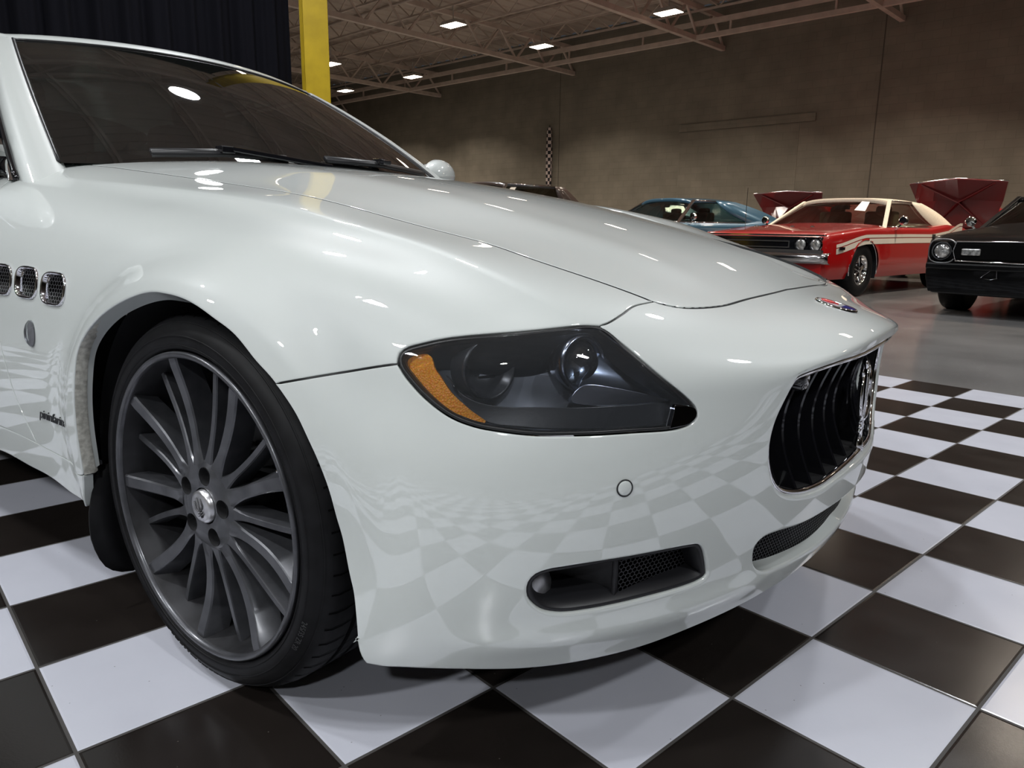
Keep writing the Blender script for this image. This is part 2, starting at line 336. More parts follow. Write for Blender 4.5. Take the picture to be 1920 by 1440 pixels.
# ------------------------------------------------------------------ white sedan: body surface
BK = json.loads('''{"FP": [0.88387, 0.02066, -0.03853, 0.90735, -0.00782, 0.026, 3.37353, -0.30699, -1.86214, 1.63367, 0.33807, 1.00939, 0.02577], "KT": 0.018, "grid": [[[-4.14, 0.0, 0.86], [-4.14, -0.2, 0.86], [-4.14, -0.4, 0.855], [-4.14, -0.55, 0.84], [-4.14, -0.64, 0.81], [-4.14, -0.7, 0.76], [-4.14, -0.73, 0.66], [-4.14, -0.73, 0.45], [-4.14, -0.7, 0.25]], [[-3.85, 0.0, 0.99], [-3.85, -0.2, 0.985], [-3.85, -0.4, 0.975], [-3.85, -0.62, 0.955], [-3.85, -0.72, 0.925], [-3.85, -0.79, 0.86], [-3.85, -0.84, 0.74], [-3.85, -0.85, 0.5], [-3.85, -0.82, 0.22]], [[-3.3, 0.0, 1.02], [-3.3, -0.2, 1.015], [-3.3, -0.4, 1.0], [-3.3, -0.64, 0.985], [-3.3, -0.76, 0.955], [-3.3, -0.86, 0.885], [-3.3, -0.92, 0.76], [-3.3, -0.93, 0.5], [-3.3, -0.9, 0.2]], [[-2.6, 0.0, 1.02], [-2.6, -0.2, 1.015], [-2.6, -0.4, 1.005], [-2.6, -0.66, 0.985], [-2.6, -0.785, 0.957], [-2.6, -0.88, 0.89], [-2.6, -0.94, 0.76], [-2.6, -0.95, 0.5], [-2.6, -0.91, 0.2]], [[-1.9, 0.0, 1.02], [-1.9, -0.2, 1.015], [-1.9, -0.4, 1.005], [-1.9, -0.66, 0.98], [-1.9, -0.78, 0.955], [-1.9, -0.873, 0.89], [-1.9, -0.938, 0.76], [-1.9, -0.948, 0.5], [-1.9, -0.91, 0.2]], [[-1.4, 0.0, 1.02], [-1.4, -0.2, 1.015], [-1.4, -0.4, 1.005], [-1.4, -0.655, 0.98], [-1.4, -0.77, 0.952], [-1.4, -0.868, 0.885], [-1.4, -0.932, 0.76], [-1.4, -0.945, 0.5], [-1.4, -0.91, 0.2]], [[-1.0, 0.0, 1.018], [-1.0, -0.2, 1.014], [-1.0, -0.4, 1.004], [-1.0, -0.64, 0.976], [-1.0, -0.758, 0.944], [-1.0, -0.86, 0.88], [-1.0, -0.925, 0.76], [-1.0, -0.94, 0.5], [-1.0, -0.905, 0.2]], [[-0.72, 0.0, 0.999], [-0.72, -0.19, 0.995], [-0.72, -0.38, 0.984], [-0.72, -0.655, 0.953], [-0.72, -0.735, 0.922], [-0.72, -0.85, 0.865], [-0.72, -0.922, 0.74], [-0.72, -0.938, 0.5], [-0.72, -0.905, 0.2]], [[-0.47, 0.0, 0.975], [-0.47, -0.18, 0.971], [-0.47, -0.37, 0.96], [-0.47, -0.615, 0.925], [-0.47, -0.718, 0.905], [-0.47, -0.835, 0.855], [-0.47, -0.918, 0.73], [-0.47, -0.938, 0.5], [-0.42, -0.905, 0.2]], [[-0.29, 0.0, 0.953], [-0.29, -0.18, 0.949], [-0.29, -0.36, 0.939], [-0.29, -0.59, 0.905], [-0.29, -0.71, 0.891], [-0.29, -0.825, 0.845], [-0.29, -0.914, 0.735], [-0.31, -0.94, 0.55], [-0.33, -0.93, 0.38]], [[-0.12, 0.0, 0.927], [-0.12, -0.18, 0.923], [-0.12, -0.36, 0.913], [-0.12, -0.57, 0.884], [-0.12, -0.705, 0.876], [-0.12, -0.82, 0.832], [-0.12, -0.91, 0.745], [-0.15, -0.94, 0.655], [-0.2, -0.935, 0.54]], [[0.05, 0.0, 0.898], [0.05, -0.18, 0.894], [0.05, -0.36, 0.883], [0.05, -0.55, 0.855], [0.05, -0.7, 0.853], [0.05, -0.815, 0.815], [0.05, -0.905, 0.75], [0.03, -0.938, 0.69], [0.0, -0.935, 0.62]], [[0.22, 0.0, 0.862], [0.22, -0.18, 0.857], [0.22, -0.35, 0.846], [0.2, -0.53, 0.818], [0.2, -0.7, 0.825], [0.17, -0.815, 0.79], [0.14, -0.9, 0.73], [0.13, -0.93, 0.665], [0.15, -0.932, 0.58]], [[0.4, 0.0, 0.818], [0.4, -0.18, 0.813], [0.4, -0.35, 0.804], [0.36, -0.52, 0.787], [0.34, -0.7, 0.792], [0.3, -0.81, 0.755], [0.26, -0.885, 0.69], [0.235, -0.92, 0.61], [0.245, -0.925, 0.52]], [[0.56, 0.0, 0.769], [0.56, -0.18, 0.765], [0.56, -0.34, 0.759], [0.5, -0.515, 0.753], [0.47, -0.7, 0.75], [0.41, -0.8, 0.705], [0.36, -0.865, 0.63], [0.32, -0.905, 0.54], [0.305, -0.92, 0.455]], [[0.69, 0.0, 0.709], [0.683, -0.17, 0.709], [0.665, -0.34, 0.709], [0.642, -0.5, 0.711], [0.585, -0.69, 0.7], [0.52, -0.785, 0.65], [0.45, -0.85, 0.58], [0.38, -0.89, 0.49], [0.318, -0.912, 0.405]], [[0.8, 0.0, 0.68], [0.79, -0.15, 0.677], [0.765, -0.32, 0.668], [0.725, -0.5, 0.66], [0.6587, -0.6683, 0.645], [0.5748, -0.7581, 0.6], [0.5044, -0.8383, 0.53], [0.4226, -0.885, 0.44], [0.3217, -0.9038, 0.365]], [[0.878, 0.0, 0.653], [0.868, -0.15, 0.649], [0.832, -0.31, 0.637], [0.7781, -0.499, 0.62], [0.6949, -0.6512, 0.6], [0.6134, -0.7527, 0.55], [0.5352, -0.834, 0.48], [0.4433, -0.8813, 0.4], [0.3251, -0.9058, 0.32]], [[0.898, 0.0, 0.636], [0.889, -0.15, 0.631], [0.858, -0.32, 0.617], [0.7897, -0.4965, 0.59], [0.7043, -0.6482, 0.565], [0.6235, -0.7581, 0.515], [0.5425, -0.8343, 0.45], [0.4515, -0.8797, 0.37], [0.3299, -0.907, 0.295]], [[0.894, 0.0, 0.612], [0.8863, -0.155, 0.605], [0.8586, -0.3289, 0.588], [0.7918, -0.4956, 0.56], [0.7091, -0.6534, 0.53], [0.6286, -0.7615, 0.485], [0.5467, -0.8345, 0.42], [0.4592, -0.8776, 0.345], [0.3298, -0.9084, 0.275]], [[0.8878, 0.0, 0.5], [0.8797, -0.1602, 0.497], [0.8443, -0.3506, 0.485], [0.7929, -0.5032, 0.475], [0.7115, -0.6647, 0.445], [0.6292, -0.7694, 0.405], [0.5457, -0.8361, 0.355], [0.4591, -0.8775, 0.3], [0.3298, -0.9104, 0.245]], [[0.8839, 0.0, 0.38], [0.8693, -0.1691, 0.378], [0.8336, -0.3494, 0.375], [0.7849, -0.5039, 0.37], [0.7051, -0.6651, 0.35], [0.6192, -0.7742, 0.33], [0.5424, -0.8336, 0.29], [0.4556, -0.8763, 0.25], [0.3304, -0.9121, 0.205]], [[0.8651, 0.0, 0.27], [0.8514, -0.1699, 0.27], [0.8186, -0.3502, 0.28], [0.7719, -0.5007, 0.28], [0.6993, -0.6534, 0.275], [0.6184, -0.7617, 0.265], [0.5398, -0.8297, 0.255], [0.4516, -0.877, 0.24], [0.3251, -0.9126, 0.22]], [[0.8321, 0.0, 0.185], [0.8225, -0.1701, 0.185], [0.7929, -0.3407, 0.185], [0.7448, -0.4961, 0.185], [0.6732, -0.6433, 0.185], [0.599, -0.7453, 0.185], [0.5256, -0.8158, 0.185], [0.441, -0.8698, 0.182], [0.322, -0.9135, 0.178]], [[0.8021, 0.0, 0.07], [0.7925, -0.1633, 0.07], [0.7629, -0.3271, 0.07], [0.7148, -0.4763, 0.07], [0.6432, -0.6176, 0.07], [0.569, -0.7155, 0.07], [0.4956, -0.7831, 0.07], [0.411, -0.8351, 0.067], [0.292, -0.877, 0.063]]], "hc": [[6.3142, 3.191], [6.7666, 3.0788], [7.3533, 3.0682], [8.0489, 3.0813], [9.3688, 3.1577], [10.1612, 3.1656], [11.2286, 3.1921], [12.15, 3.1047], [12.8133, 3.0482], [13.603, 3.0832], [14.4104, 3.0057], [14.9722, 2.9042]], "hf": [[14.9722, 2.9042], [15.0807, 2.8136], [15.1746, 2.6916], [15.2327, 2.4735], [15.2505, 2.0266], [15.1653, 1.3441], [15.0925, 0.0]], "hr": [[6.9302, 0.0], [6.8922, 0.822], [6.7229, 1.6831], [6.5045, 2.3946], [6.3142, 3.191]], "cut2": [[14.9722, 2.9042], [15.0227, 3.1869], [15.1705, 3.4478], [15.2766, 3.6596], [15.2942, 3.7548]], "hltop": [[15.2942, 3.7548], [15.1087, 4.0063], [14.9464, 4.2451], [14.7308, 4.5799], [14.5455, 4.9061], [14.394, 5.2289], [14.3222, 5.3945], [14.3243, 5.5213], [14.4089, 5.6361]], "hlbot": [[14.4089, 5.6361], [14.6251, 5.7183], [15.0534, 5.7853], [15.5695, 5.752], [16.0455, 5.6002], [16.5928, 5.3002], [17.4157, 4.7907], [18.4831, 4.1302], [18.8924, 3.6936], [18.9089, 3.5325], [18.743, 3.4519], [18.3157, 3.4602], [17.7225, 3.5272], [16.6796, 3.6752], [15.8607, 3.7339], [15.2942, 3.7548]], "cut1": [[14.4089, 5.6361], [14.0415, 6.0461], [13.6994, 6.4114], [13.2554, 6.909]], "arch": [[13.2554, 6.909], [13.1069, 6.8878], [12.8599, 6.8618], [12.3994, 6.7295], [11.9, 6.7115], [11.314, 6.6587], [10.8033, 6.5755], [10.5033, 6.5218], [9.9981, 6.5852], [9.535, 6.6315], [9.2271, 6.7132], [9.0243, 6.8395], [8.8916, 7.1227], [8.742, 7.4583], [8.6108, 7.7], [8.5104, 7.7966]], "archf": [[13.2554, 6.909], [13.7016, 7.0184], [14.1197, 7.1982], [14.6623, 7.4012], [15.4546, 7.5851], [16.2278, 7.6363], [18.2728, 7.6576], [20.0863, 7.6218], [22.6722, 7.5223], [22.9695, 7.4377]], "lip": [[22.9695, 7.4377], [22.9882, 7.1957], [22.9674, 6.9009], [22.9679, 6.1153], [23.0377, 5.0872], [23.0585, 4.3151], [23.0415, 3.6694], [22.9712, 3.0089], [22.9306, 2.1945], [22.9077, 1.4588], [22.74, 0.0]], "crease": [[8.5104, 7.7966], [7.9036, 7.5583], [7.4022, 7.5075], [6.6978, 7.5116], [5.7281, 7.5158], [4.5578, 7.519], [3.5505, 7.5197], [2.969, 7.5179]], "sill": [[8.5104, 7.7966], [8.1292, 7.9129], [7.4977, 7.7551], [7.0379, 7.7507], [6.5535, 7.7461], [5.7292, 7.8047], [4.5574, 7.8066], [3.5506, 7.8085], [2.9963, 7.8063]], "door": [[7.4022, 7.5075], [7.2072, 7.1744], [7.0808, 6.7824], [6.8351, 6.3853], [6.6857, 5.8993], [6.4518, 5.1807], [6.3144, 4.4723], [6.2405, 4.09]], "grille": [[18.87, 0.0], [18.834, 1.0119], [18.6255, 1.6439], [18.5122, 2.0741], [18.5188, 2.2858], [18.8048, 2.3507], [19.1514, 2.4137], [19.5494, 2.4913], [19.9147, 2.5019], [20.2582, 2.4334], [20.5714, 2.3], [20.7804, 2.124], [20.9552, 1.7953], [21.0384, 1.3348], [21.0073, 0.9563], [20.93, 0.0]], "intake": [[21.475, 0.0], [21.531, 0.8852], [21.5501, 1.6278], [21.4884, 2.0501], [21.4896, 2.3077], [21.6002, 2.4067], [21.8278, 2.3918], [22.026, 2.3363], [22.2179, 2.1947], [22.3568, 1.909], [22.4282, 1.3173], [22.45, 0.7283], [22.37, 0.0]], "fog": [[20.9933, 5.1373], [20.7561, 5.1196], [20.6438, 5.0415], [20.6387, 4.8841], [20.6909, 4.7002], [20.8784, 4.0219], [21.0391, 3.3983], [21.0934, 3.2724], [21.215, 3.2036], [21.6936, 3.0945], [21.8623, 3.077], [21.9241, 3.1643], [21.8992, 3.8676], [21.8396, 4.4569], [21.7603, 4.7578], [21.5941, 4.9535], [21.3601, 5.0618], [21.1693, 5.117]], "sensor": [[19.6828, 4.1607]], "emblem": [[15.9914, -0.028]], "vent1": [[8.4481, 6.18], [8.4324, 6.1083], [8.4102, 6.0675], [8.3784, 6.037], [8.3357, 6.0152], [8.2783, 6.0021], [8.163, 5.9979], [8.0534, 6.0032], [8.0042, 6.0163], [7.9713, 6.0374], [7.9505, 6.0667], [7.9405, 6.1055], [7.943, 6.1735], [7.9546, 6.2392], [7.9726, 6.2745], [7.9996, 6.3], [8.0374, 6.318], [8.0905, 6.3292], [8.2044, 6.3351], [8.3224, 6.3357], [8.3786, 6.3275], [8.4171, 6.311], [8.4416, 6.2856], [8.4528, 6.2491]], "vent2": [[7.8559, 6.1443], [7.8447, 6.0756], [7.8275, 6.0369], [7.8022, 6.0085], [7.7678, 5.9888], [7.7211, 5.978], [7.6261, 5.9777], [7.5339, 5.9862], [7.4918, 6.0007], [7.4632, 6.0226], [7.4449, 6.0523], [7.4358, 6.0911], [7.4374, 6.1586], [7.4469, 6.2233], [7.4621, 6.2577], [7.485, 6.282], [7.5169, 6.2983], [7.5614, 6.3072], [7.6554, 6.3078], [7.7511, 6.3021], [7.7964, 6.2908], [7.8278, 6.2725], [7.8481, 6.2465], [7.8581, 6.2107]], "vent3": [[7.3613, 6.1624], [7.3519, 6.0955], [7.3369, 6.0582], [7.3145, 6.0311], [7.2837, 6.0128], [7.2414, 6.0034], [7.1541, 6.0054], [7.068, 6.016], [7.0283, 6.0311], [7.0011, 6.053], [6.9836, 6.0823], [6.9747, 6.1202], [6.976, 6.1858], [6.9849, 6.2487], [6.9992, 6.2819], [7.0208, 6.3053], [7.0509, 6.3206], [7.0925, 6.3285], [7.1794, 6.3272], [7.2665, 6.3194], [7.3073, 6.3072], [7.3354, 6.2884], [7.3536, 6.2625], [7.3627, 6.2272]], "hllens": [[18.2793, 3.4651], [17.7225, 3.5272], [16.6796, 3.6752], [15.8607, 3.7339], [15.2942, 3.7548], [15.1087, 4.0063], [14.9464, 4.2451], [14.7308, 4.5799], [14.5455, 4.9061], [14.394, 5.2289], [14.3222, 5.3945], [14.3243, 5.5213], [14.4089, 5.6361], [14.6251, 5.7183], [15.0534, 5.7853], [15.5695, 5.752], [16.0455, 5.6002], [16.5928, 5.3002], [17.4157, 4.7907], [18.4831, 4.1302], [18.8509, 3.7522], [17.8322, 3.6738]], "hltip": [[17.8397, 3.6688], [18.0448, 3.5357], [18.3432, 3.4605], [18.743, 3.4519], [18.9089, 3.5325], [18.8459, 3.7416]], "amber": [[14.3706, 5.5054], [14.4906, 5.2758], [14.7724, 5.4144], [15.2115, 5.5433], [15.6734, 5.5347], [16.1065, 5.4653], [15.9358, 5.558], [15.5475, 5.6898], [15.1827, 5.7511], [14.8431, 5.7383], [14.6082, 5.6774]], "bezel": [[14.9287, 5.4113], [15.285, 5.4812], [15.6329, 5.4308], [16.0036, 5.2366], [16.3916, 4.9039], [16.7903, 4.5582], [17.3809, 4.0351], [17.8457, 3.6554], [18.7133, 3.7118], [18.3115, 4.0638], [17.2215, 4.743], [16.5798, 5.1574], [16.1408, 5.4358], [15.7075, 5.5464]], "refl": [[15.2388, 3.6948], [15.4363, 3.5198], [16.1102, 3.5291], [17.1016, 3.5545], [17.7555, 3.5393], [17.4534, 3.8576], [16.8899, 4.2209], [16.4832, 4.4168], [16.0474, 4.1671], [15.6724, 3.8869]], "wedge": [[16.3649, 4.3378], [16.7078, 4.0325], [17.4551, 3.6958], [17.8242, 3.593], [17.4073, 4.0043], [16.9312, 4.3761], [16.5746, 4.5558]], "bulb": [[15.6715, 4.0771], [15.0785, 4.93], [17.065, 3.9092], [15.9789, 4.7894]], "script": [[7.9059, 7.2635]], "side": [[7.7549, 6.6104]], "pill": [[6.2405, 4.09], [5.5, 3.0], [5.75, 3.0], [5.875, 3.0], [6.0254, 2.9054]]}''')
GRID = np.array(BK['grid'], float)
def _basis(t, n):
    i = np.clip(np.floor(t).astype(int), 0, n - 1); f = t - i
    return i, np.stack([(1 - f) ** 3, 3 * f ** 3 - 6 * f ** 2 + 4, -3 * f ** 3 + 3 * f ** 2 + 3 * f + 1, f ** 3], -1) / 6
def _fitnet(g, lu=1.5e-3, lv=8e-3):
    def solve(n, lam):
        A = np.zeros((n, n + 2))
        for k in range(n):
            i, b = _basis(np.array([min(k, n - 1 - 1e-9)]), n - 1); A[k, i[0]:i[0] + 4] += b[0]
        E = np.zeros((n - 1, n + 2))
        for k in range(n - 1): E[k, k:k + 4] = [-1, 3, -3, 1]
        return np.vstack([A, E * lam ** .5]), E.shape[0]
    gm = np.concatenate([g[:, :0:-1] * [1, -1, 1], g], 1); nu, nv = gm.shape[:2]
    B, e = solve(nu, lu); X = np.linalg.lstsq(B, np.vstack([gm.reshape(nu, -1), np.zeros((e, nv * 3))]), rcond=None)[0].reshape(nu + 2, nv, 3)
    B, e = solve(nv, lv); Y = X.transpose(1, 0, 2).reshape(nv, -1)
    return np.linalg.lstsq(B, np.vstack([Y, np.zeros((e, Y.shape[1]))]), rcond=None)[0].reshape(nv + 2, nu + 2, 3).transpose(1, 0, 2)
NET = _fitnet(GRID); NU = GRID.shape[0] - 1; NV = GRID.shape[1] - 1
def _ss(a, b, x):
    t = np.clip((x - a) / (b - a), 0, 1); return t * t * (3 - 2 * t)
def SB(u, v):
    u = np.clip(np.asarray(u, float), 0, NU - 1e-7); v = np.clip(np.asarray(v, float), -NV + 1e-7, NV - 1e-7) + NV
    i, a = _basis(u, NU); j, b = _basis(v, 2 * NV); P = np.zeros(u.shape + (3,))
    for k in range(4):
        for q in range(4): P += (a[..., k] * b[..., q])[..., None] * NET[i + k, j + q]
    return P
FP = BK['FP']; KT = BK['KT']
def _val(P):
    """plan curves of the bumper at each height: a superellipse whose size and fullness change slowly with z"""
    x, y, z = P.T; t = (z - .38) / .25; p = FP
    q = lambda k: p[3 * k] + p[3 * k + 1] * t + p[3 * k + 2] * t * t
    a, b, n, m_ = q(0) + p[12] * t ** 3, q(1), q(2), q(3)
    w = np.clip((np.abs(y) - .25) / .25, 0, 1); w = w * w * (3 - 2 * w); x = x + w * KT * np.clip(z - .38, 0, 1) ** 2 / .04
    return np.clip((x - .15) / (a - .15), 1e-4, None) ** n + np.clip(np.abs(y) / b, 1e-4, None) ** m_ - 1
def fairproj(P):
    sh = P.shape; P = P.reshape(-1, 3); w = _ss(.64, .50, P[:, 2]) * _ss(.30, .42, P[:, 0]); k = w > 0
    if k.any():
        p = P[k]; q = p.copy()
        for _ in range(5):
            h = 1e-5; v = _val(q); gx = (_val(q + [h, 0, 0]) - v) / h; gy = (_val(q + [0, h, 0]) - v) / h
            g2 = gx * gx + gy * gy + 1e-9; q[:, 0] -= v / g2 * gx; q[:, 1] -= v / g2 * gy
        P = P.copy(); P[k] = p + (q - p) * w[k][:, None]
    return P.reshape(sh)
def S(u, v):
    """body surface with its sculpted details: wheel arch flare, fog lamp shelf"""
    P = fairproj(SB(u, v)); x, y, z = P[..., 0], P[..., 1], P[..., 2]; sg = np.sign(y)
    r = np.hypot(x, .5 * (z - .34 + np.sqrt((z - .34) ** 2 + .0025))); side = _ss(.80, .88, np.abs(y)) * _ss(.62, .5, np.abs(x)) * np.where(x > 0, _ss(.30, .55, z), 1)
    y = y + sg * side * .012 * (1 - _ss(.395, .445, r)) - sg * side * .003 * np.exp(-((r - .46) / .025) ** 2)
    fr = _ss(.45, .56, x) * _ss(.30, .42, np.abs(y)) * _ss(.90, .78, np.abs(y))
    x = x + fr * .008 * np.exp(-((z - .238) / .026) ** 2)
    # crisp crest along the top of each fender with a shallow hollow outside it
    av = np.abs(v); cr_ = _ss(6.5, 9.0, u) * _ss(15.6, 14.4, u); t = av - (4.03 - .17 * _ss(11, 13, u)); g_ = .5 * (t + np.sqrt(t * t + .0016))
    z = z - cr_ * .095 * g_ * np.exp(-g_ / .42)
    # soft fold of the bonnet and tight leading edge over the grille
    z = z + .0025 * np.exp(-((av - 1.7) / .35) ** 2) * _ss(6.5, 8, u) * _ss(15.3, 13.5, u)
    return np.stack([x, y, z], -1)
def Nrm(u, v, h=2e-3):
    u = np.asarray(u, float); v = np.asarray(v, float)
    a = S(np.clip(u + h, 0, NU), v) - S(np.clip(u - h, 0, NU), v); b = S(u, np.clip(v + h, -NV, NV)) - S(u, np.clip(v - h, -NV, NV))
    n = np.cross(a, b); n /= np.linalg.norm(n, axis=-1, keepdims=True) + 1e-12
    return n
_t = Nrm(np.array([10.]), np.array([0.]))[0]
OS = 1.0 if _t[2] > 0 else -1.0           # turns the uv-oriented normal outward

def spline(pts, step=.008, closed=False):
    """smooth curve through uv points, resampled by true distance"""
    p = np.array(pts, float); n = len(p)
    if n == 2: q = p[0] + (p[1] - p[0]) * np.linspace(0, 1, 60)[:, None]
    else:
        if closed: pp = np.vstack([p[-1], p, p[0], p[1]]); segs = n
        else: pp = np.vstack([2 * p[0] - p[1], p, 2 * p[-1] - p[-2]]); segs = n - 1
        q = []
        t = np.linspace(0, 1, 16, endpoint=False)
        for i in range(segs):
            a, b, c, d = pp[i:i + 4]
            # centripetal parametrisation
            t0 = 0; t1 = t0 + max(np.linalg.norm(b - a), 1e-6) ** .5; t2 = t1 + max(np.linalg.norm(c - b), 1e-6) ** .5; t3 = t2 + max(np.linalg.norm(d - c), 1e-6) ** .5
            T_ = (t1 + (t2 - t1) * t)[:, None]
            A1 = (t1 - T_) / (t1 - t0) * a + (T_ - t0) / (t1 - t0) * b; A2 = (t2 - T_) / (t2 - t1) * b + (T_ - t1) / (t2 - t1) * c; A3 = (t3 - T_) / (t3 - t2) * c + (T_ - t2) / (t3 - t2) * d
            B1 = (t2 - T_) / (t2 - t0) * A1 + (T_ - t0) / (t2 - t0) * A2; B2 = (t3 - T_) / (t3 - t1) * A2 + (T_ - t1) / (t3 - t1) * A3
            q.append((t2 - T_) / (t2 - t1) * B1 + (T_ - t1) / (t2 - t1) * B2)
        q = np.vstack(q + [p[-1:] if not closed else p[:1]])
    P = S(q[:, 0], q[:, 1]); d = np.concatenate([[0], np.cumsum(np.linalg.norm(np.diff(P, axis=0), axis=1))])
    k = max(2, int(round(d[-1] / step)) + 1); s = np.linspace(0, d[-1], k)
    out = np.stack([np.interp(s, d, q[:, 0]), np.interp(s, d, q[:, 1])], 1)
    return out[:-1] if closed else out
def mir(a): return [(p[0], -p[1]) for p in a]
def loop(segs, step=.008):
    """closed loop of uv points from curve segments given as (points, gap, radius, depth)"""
    pts, g, r, d = [], [], [], []
    for s in segs:
        q = spline(s[0], step, closed=(len(segs) == 1)); q = q if len(segs) == 1 else q[:-1]
        pts.append(q); g += [s[1]] * len(q); r += [s[2]] * len(q); d += [s[3]] * len(q)
    return np.vstack(pts), np.array(g), np.array(r), np.array(d)
def area(p): x, y = p[:, 0], p[:, 1]; return .5 * np.sum(x * np.roll(y, -1) - y * np.roll(x, -1))
def inside(pt, poly):
    x, y = pt[:, 0], pt[:, 1]; c = np.zeros(len(pt), bool); n = len(poly)
    for i in range(n):
        x1, y1 = poly[i]; x2, y2 = poly[(i + 1) % n]
        if y1 == y2: continue
        c ^= ((y1 > y) != (y2 > y)) & (x < (x2 - x1) * (y - y1) / (y2 - y1) + x1)
    return c
class Panel:
    """a trimmed piece of the body surface with rolled edges"""
    def __init__(s, outer, holes=(), cell=.014, offset=0.0, step=.008, du=None, dv=None, lip=True, quality=1):
        L = [loop(outer, step)] + [loop(h, step) for h in holes]
        fixed = []
        for i, (p, g, r, d) in enumerate(L):
            if (area(p) > 0) != (i == 0): p, g, r, d = p[::-1], g[::-1], r[::-1], d[::-1]
            fixed.append((p, g, r, d))
        allp = np.vstack([f[0] for f in fixed])
        u0, v0 = allp.min(0); u1, v1 = allp.max(0)
        # interior points on a regular lattice
        us = np.arange(math.floor(u0 / du) * du, u1 + du, du); vs_ = np.arange(math.floor(v0 / dv) * dv, v1 + dv, dv)
        gu, gv = np.meshgrid(us, vs_, indexing='ij'); pt = np.stack([gu.ravel(), gv.ravel()], 1)
        ok = inside(pt, fixed[0][0])
        for f in fixed[1:]: ok &= ~inside(pt, f[0])
        pt = pt[ok]
        if len(pt):
            P = S(pt[:, 0], pt[:, 1]); B = S(allp[:, 0], allp[:, 1]); gg = np.concatenate([f[1] + f[2] for f in fixed])
            keep = np.ones(len(pt), bool)
            for c in range(0, len(pt), 4000):
                dd = np.linalg.norm(P[c:c + 4000, None] - B[None], axis=2) - gg[None]
                keep[c:c + 4000] = dd.min(1) > .0035
            pt = pt[keep]
        V = np.vstack([allp, pt]); edges = []; o = 0
        for f in fixed:
            n = len(f[0]); edges += [(o + k, o + (k + 1) % n) for k in range(n)]; o += n
        r = delaunay_2d_cdt([Vector(p) for p in V], edges, [], 0, 1e-7)
        vv = np.array([tuple(p) for p in r[0]]); tri = [t for t in r[2]]
        cen = np.array([vv[list(t)].mean(0) for t in tri])
        ok = inside(cen, fixed[0][0])
        for f in fixed[1:]: ok &= ~inside(cen, f[0])
        tri = [t for t, k in zip(tri, ok) if k]
        origin = r[3]; idmap = {}
        for k, os_ in enumerate(origin):
            for q in os_: idmap[q] = k
        P = S(vv[:, 0], vv[:, 1]); N0 = Nrm(vv[:, 0], vv[:, 1]); N = N0 * OS
        P = P + N * offset
        verts = [tuple(p) for p in P]; nor = [tuple(n) for n in N]; faces = []
        for t in tri:
            t = tuple(t)
            faces.append(t if OS > 0 else t[::-1])
        # rolled edge rings
        o = 0; s.loops3d = []
        for f, g, rr, dp in fixed:
            n = len(f); ids = [idmap[o + k] for k in range(n)]; o += n
            B = P[ids]; NN = N[ids]; NU_ = N0[ids]
            t = np.roll(B, -1, 0) - np.roll(B, 1, 0); t /= np.linalg.norm(t, axis=1, keepdims=True) + 1e-12
            I = np.cross(NU_, t); I /= np.linalg.norm(I, axis=1, keepdims=True) + 1e-12
            s.loops3d.append((B, NN, I))
            q = B + I * (g + rr)[:, None]
            for k, i_ in enumerate(ids): verts[i_] = tuple(q[k])
            if lip:
                rings = [(g + .29 * rr, -.29 * rr, .7), (g, -rr, 0.0), (g, -dp, 0.0)]
                prev = ids
                for a_, h_, w_ in rings:
                    q = B + I * a_[:, None] + NN * h_[:, None]; nn = NN * w_ - I * (1 - w_); nn /= np.linalg.norm(nn, axis=1, keepdims=True)
                    b0 = len(verts); verts += [tuple(p) for p in q]; nor += [tuple(p) for p in nn]
                    cur = list(range(b0, b0 + n))
                    for k in range(n):
                        k2 = (k + 1) % n; fc = (prev[k], cur[k], cur[k2], prev[k2])
                        faces.append(fc if OS > 0 else fc[::-1])
                    prev = cur
        s.verts, s.faces, s.nor = verts, faces, nor
    def build(s, name, m_, parent, flip_y=False):
        vs, fs, ns = s.verts, s.faces, s.nor
        if flip_y:
            vs = [(x, -y, z) for x, y, z in vs]; fs = [f[::-1] for f in fs]; ns = [(x, -y, z) for x, y, z in ns]
        # the far wing and bonnet edge sit a touch differently from the near ones
        V = np.array(vs, float); x, y, z = V.T; lf = _ss(.22, .48, y); wing = _ss(.54, .62, y); zz = _ss(.675, .735, z) * _ss(.80, .68, x)
        front = _ss(.22, .58, x); rear = _ss(-.5, -.05, x) * _ss(.36, .12, x)
        V[:, 2] += lf * zz * (front * (-.024 * (1 - wing) - .010 * wing) + rear * wing * .014); vs = [tuple(p) for p in V]
        me = bpy.data.meshes.new(name); me.from_pydata([tuple(map(float, p)) for p in vs], [], fs); me.materials.append(m_); me.update()
        me.shade_smooth(); me.normals_split_custom_set_from_vertices(ns)
        o = bpy.data.objects.new(name, me); col.objects.link(o); o.parent = parent
        return o
def at(u, v, off=0.0):
    P = S(np.array([u]), np.array([v]))[0]; n = Nrm(np.array([u]), np.array([v]))[0] * OS
    return Vector(P + n * off), Vector(n)

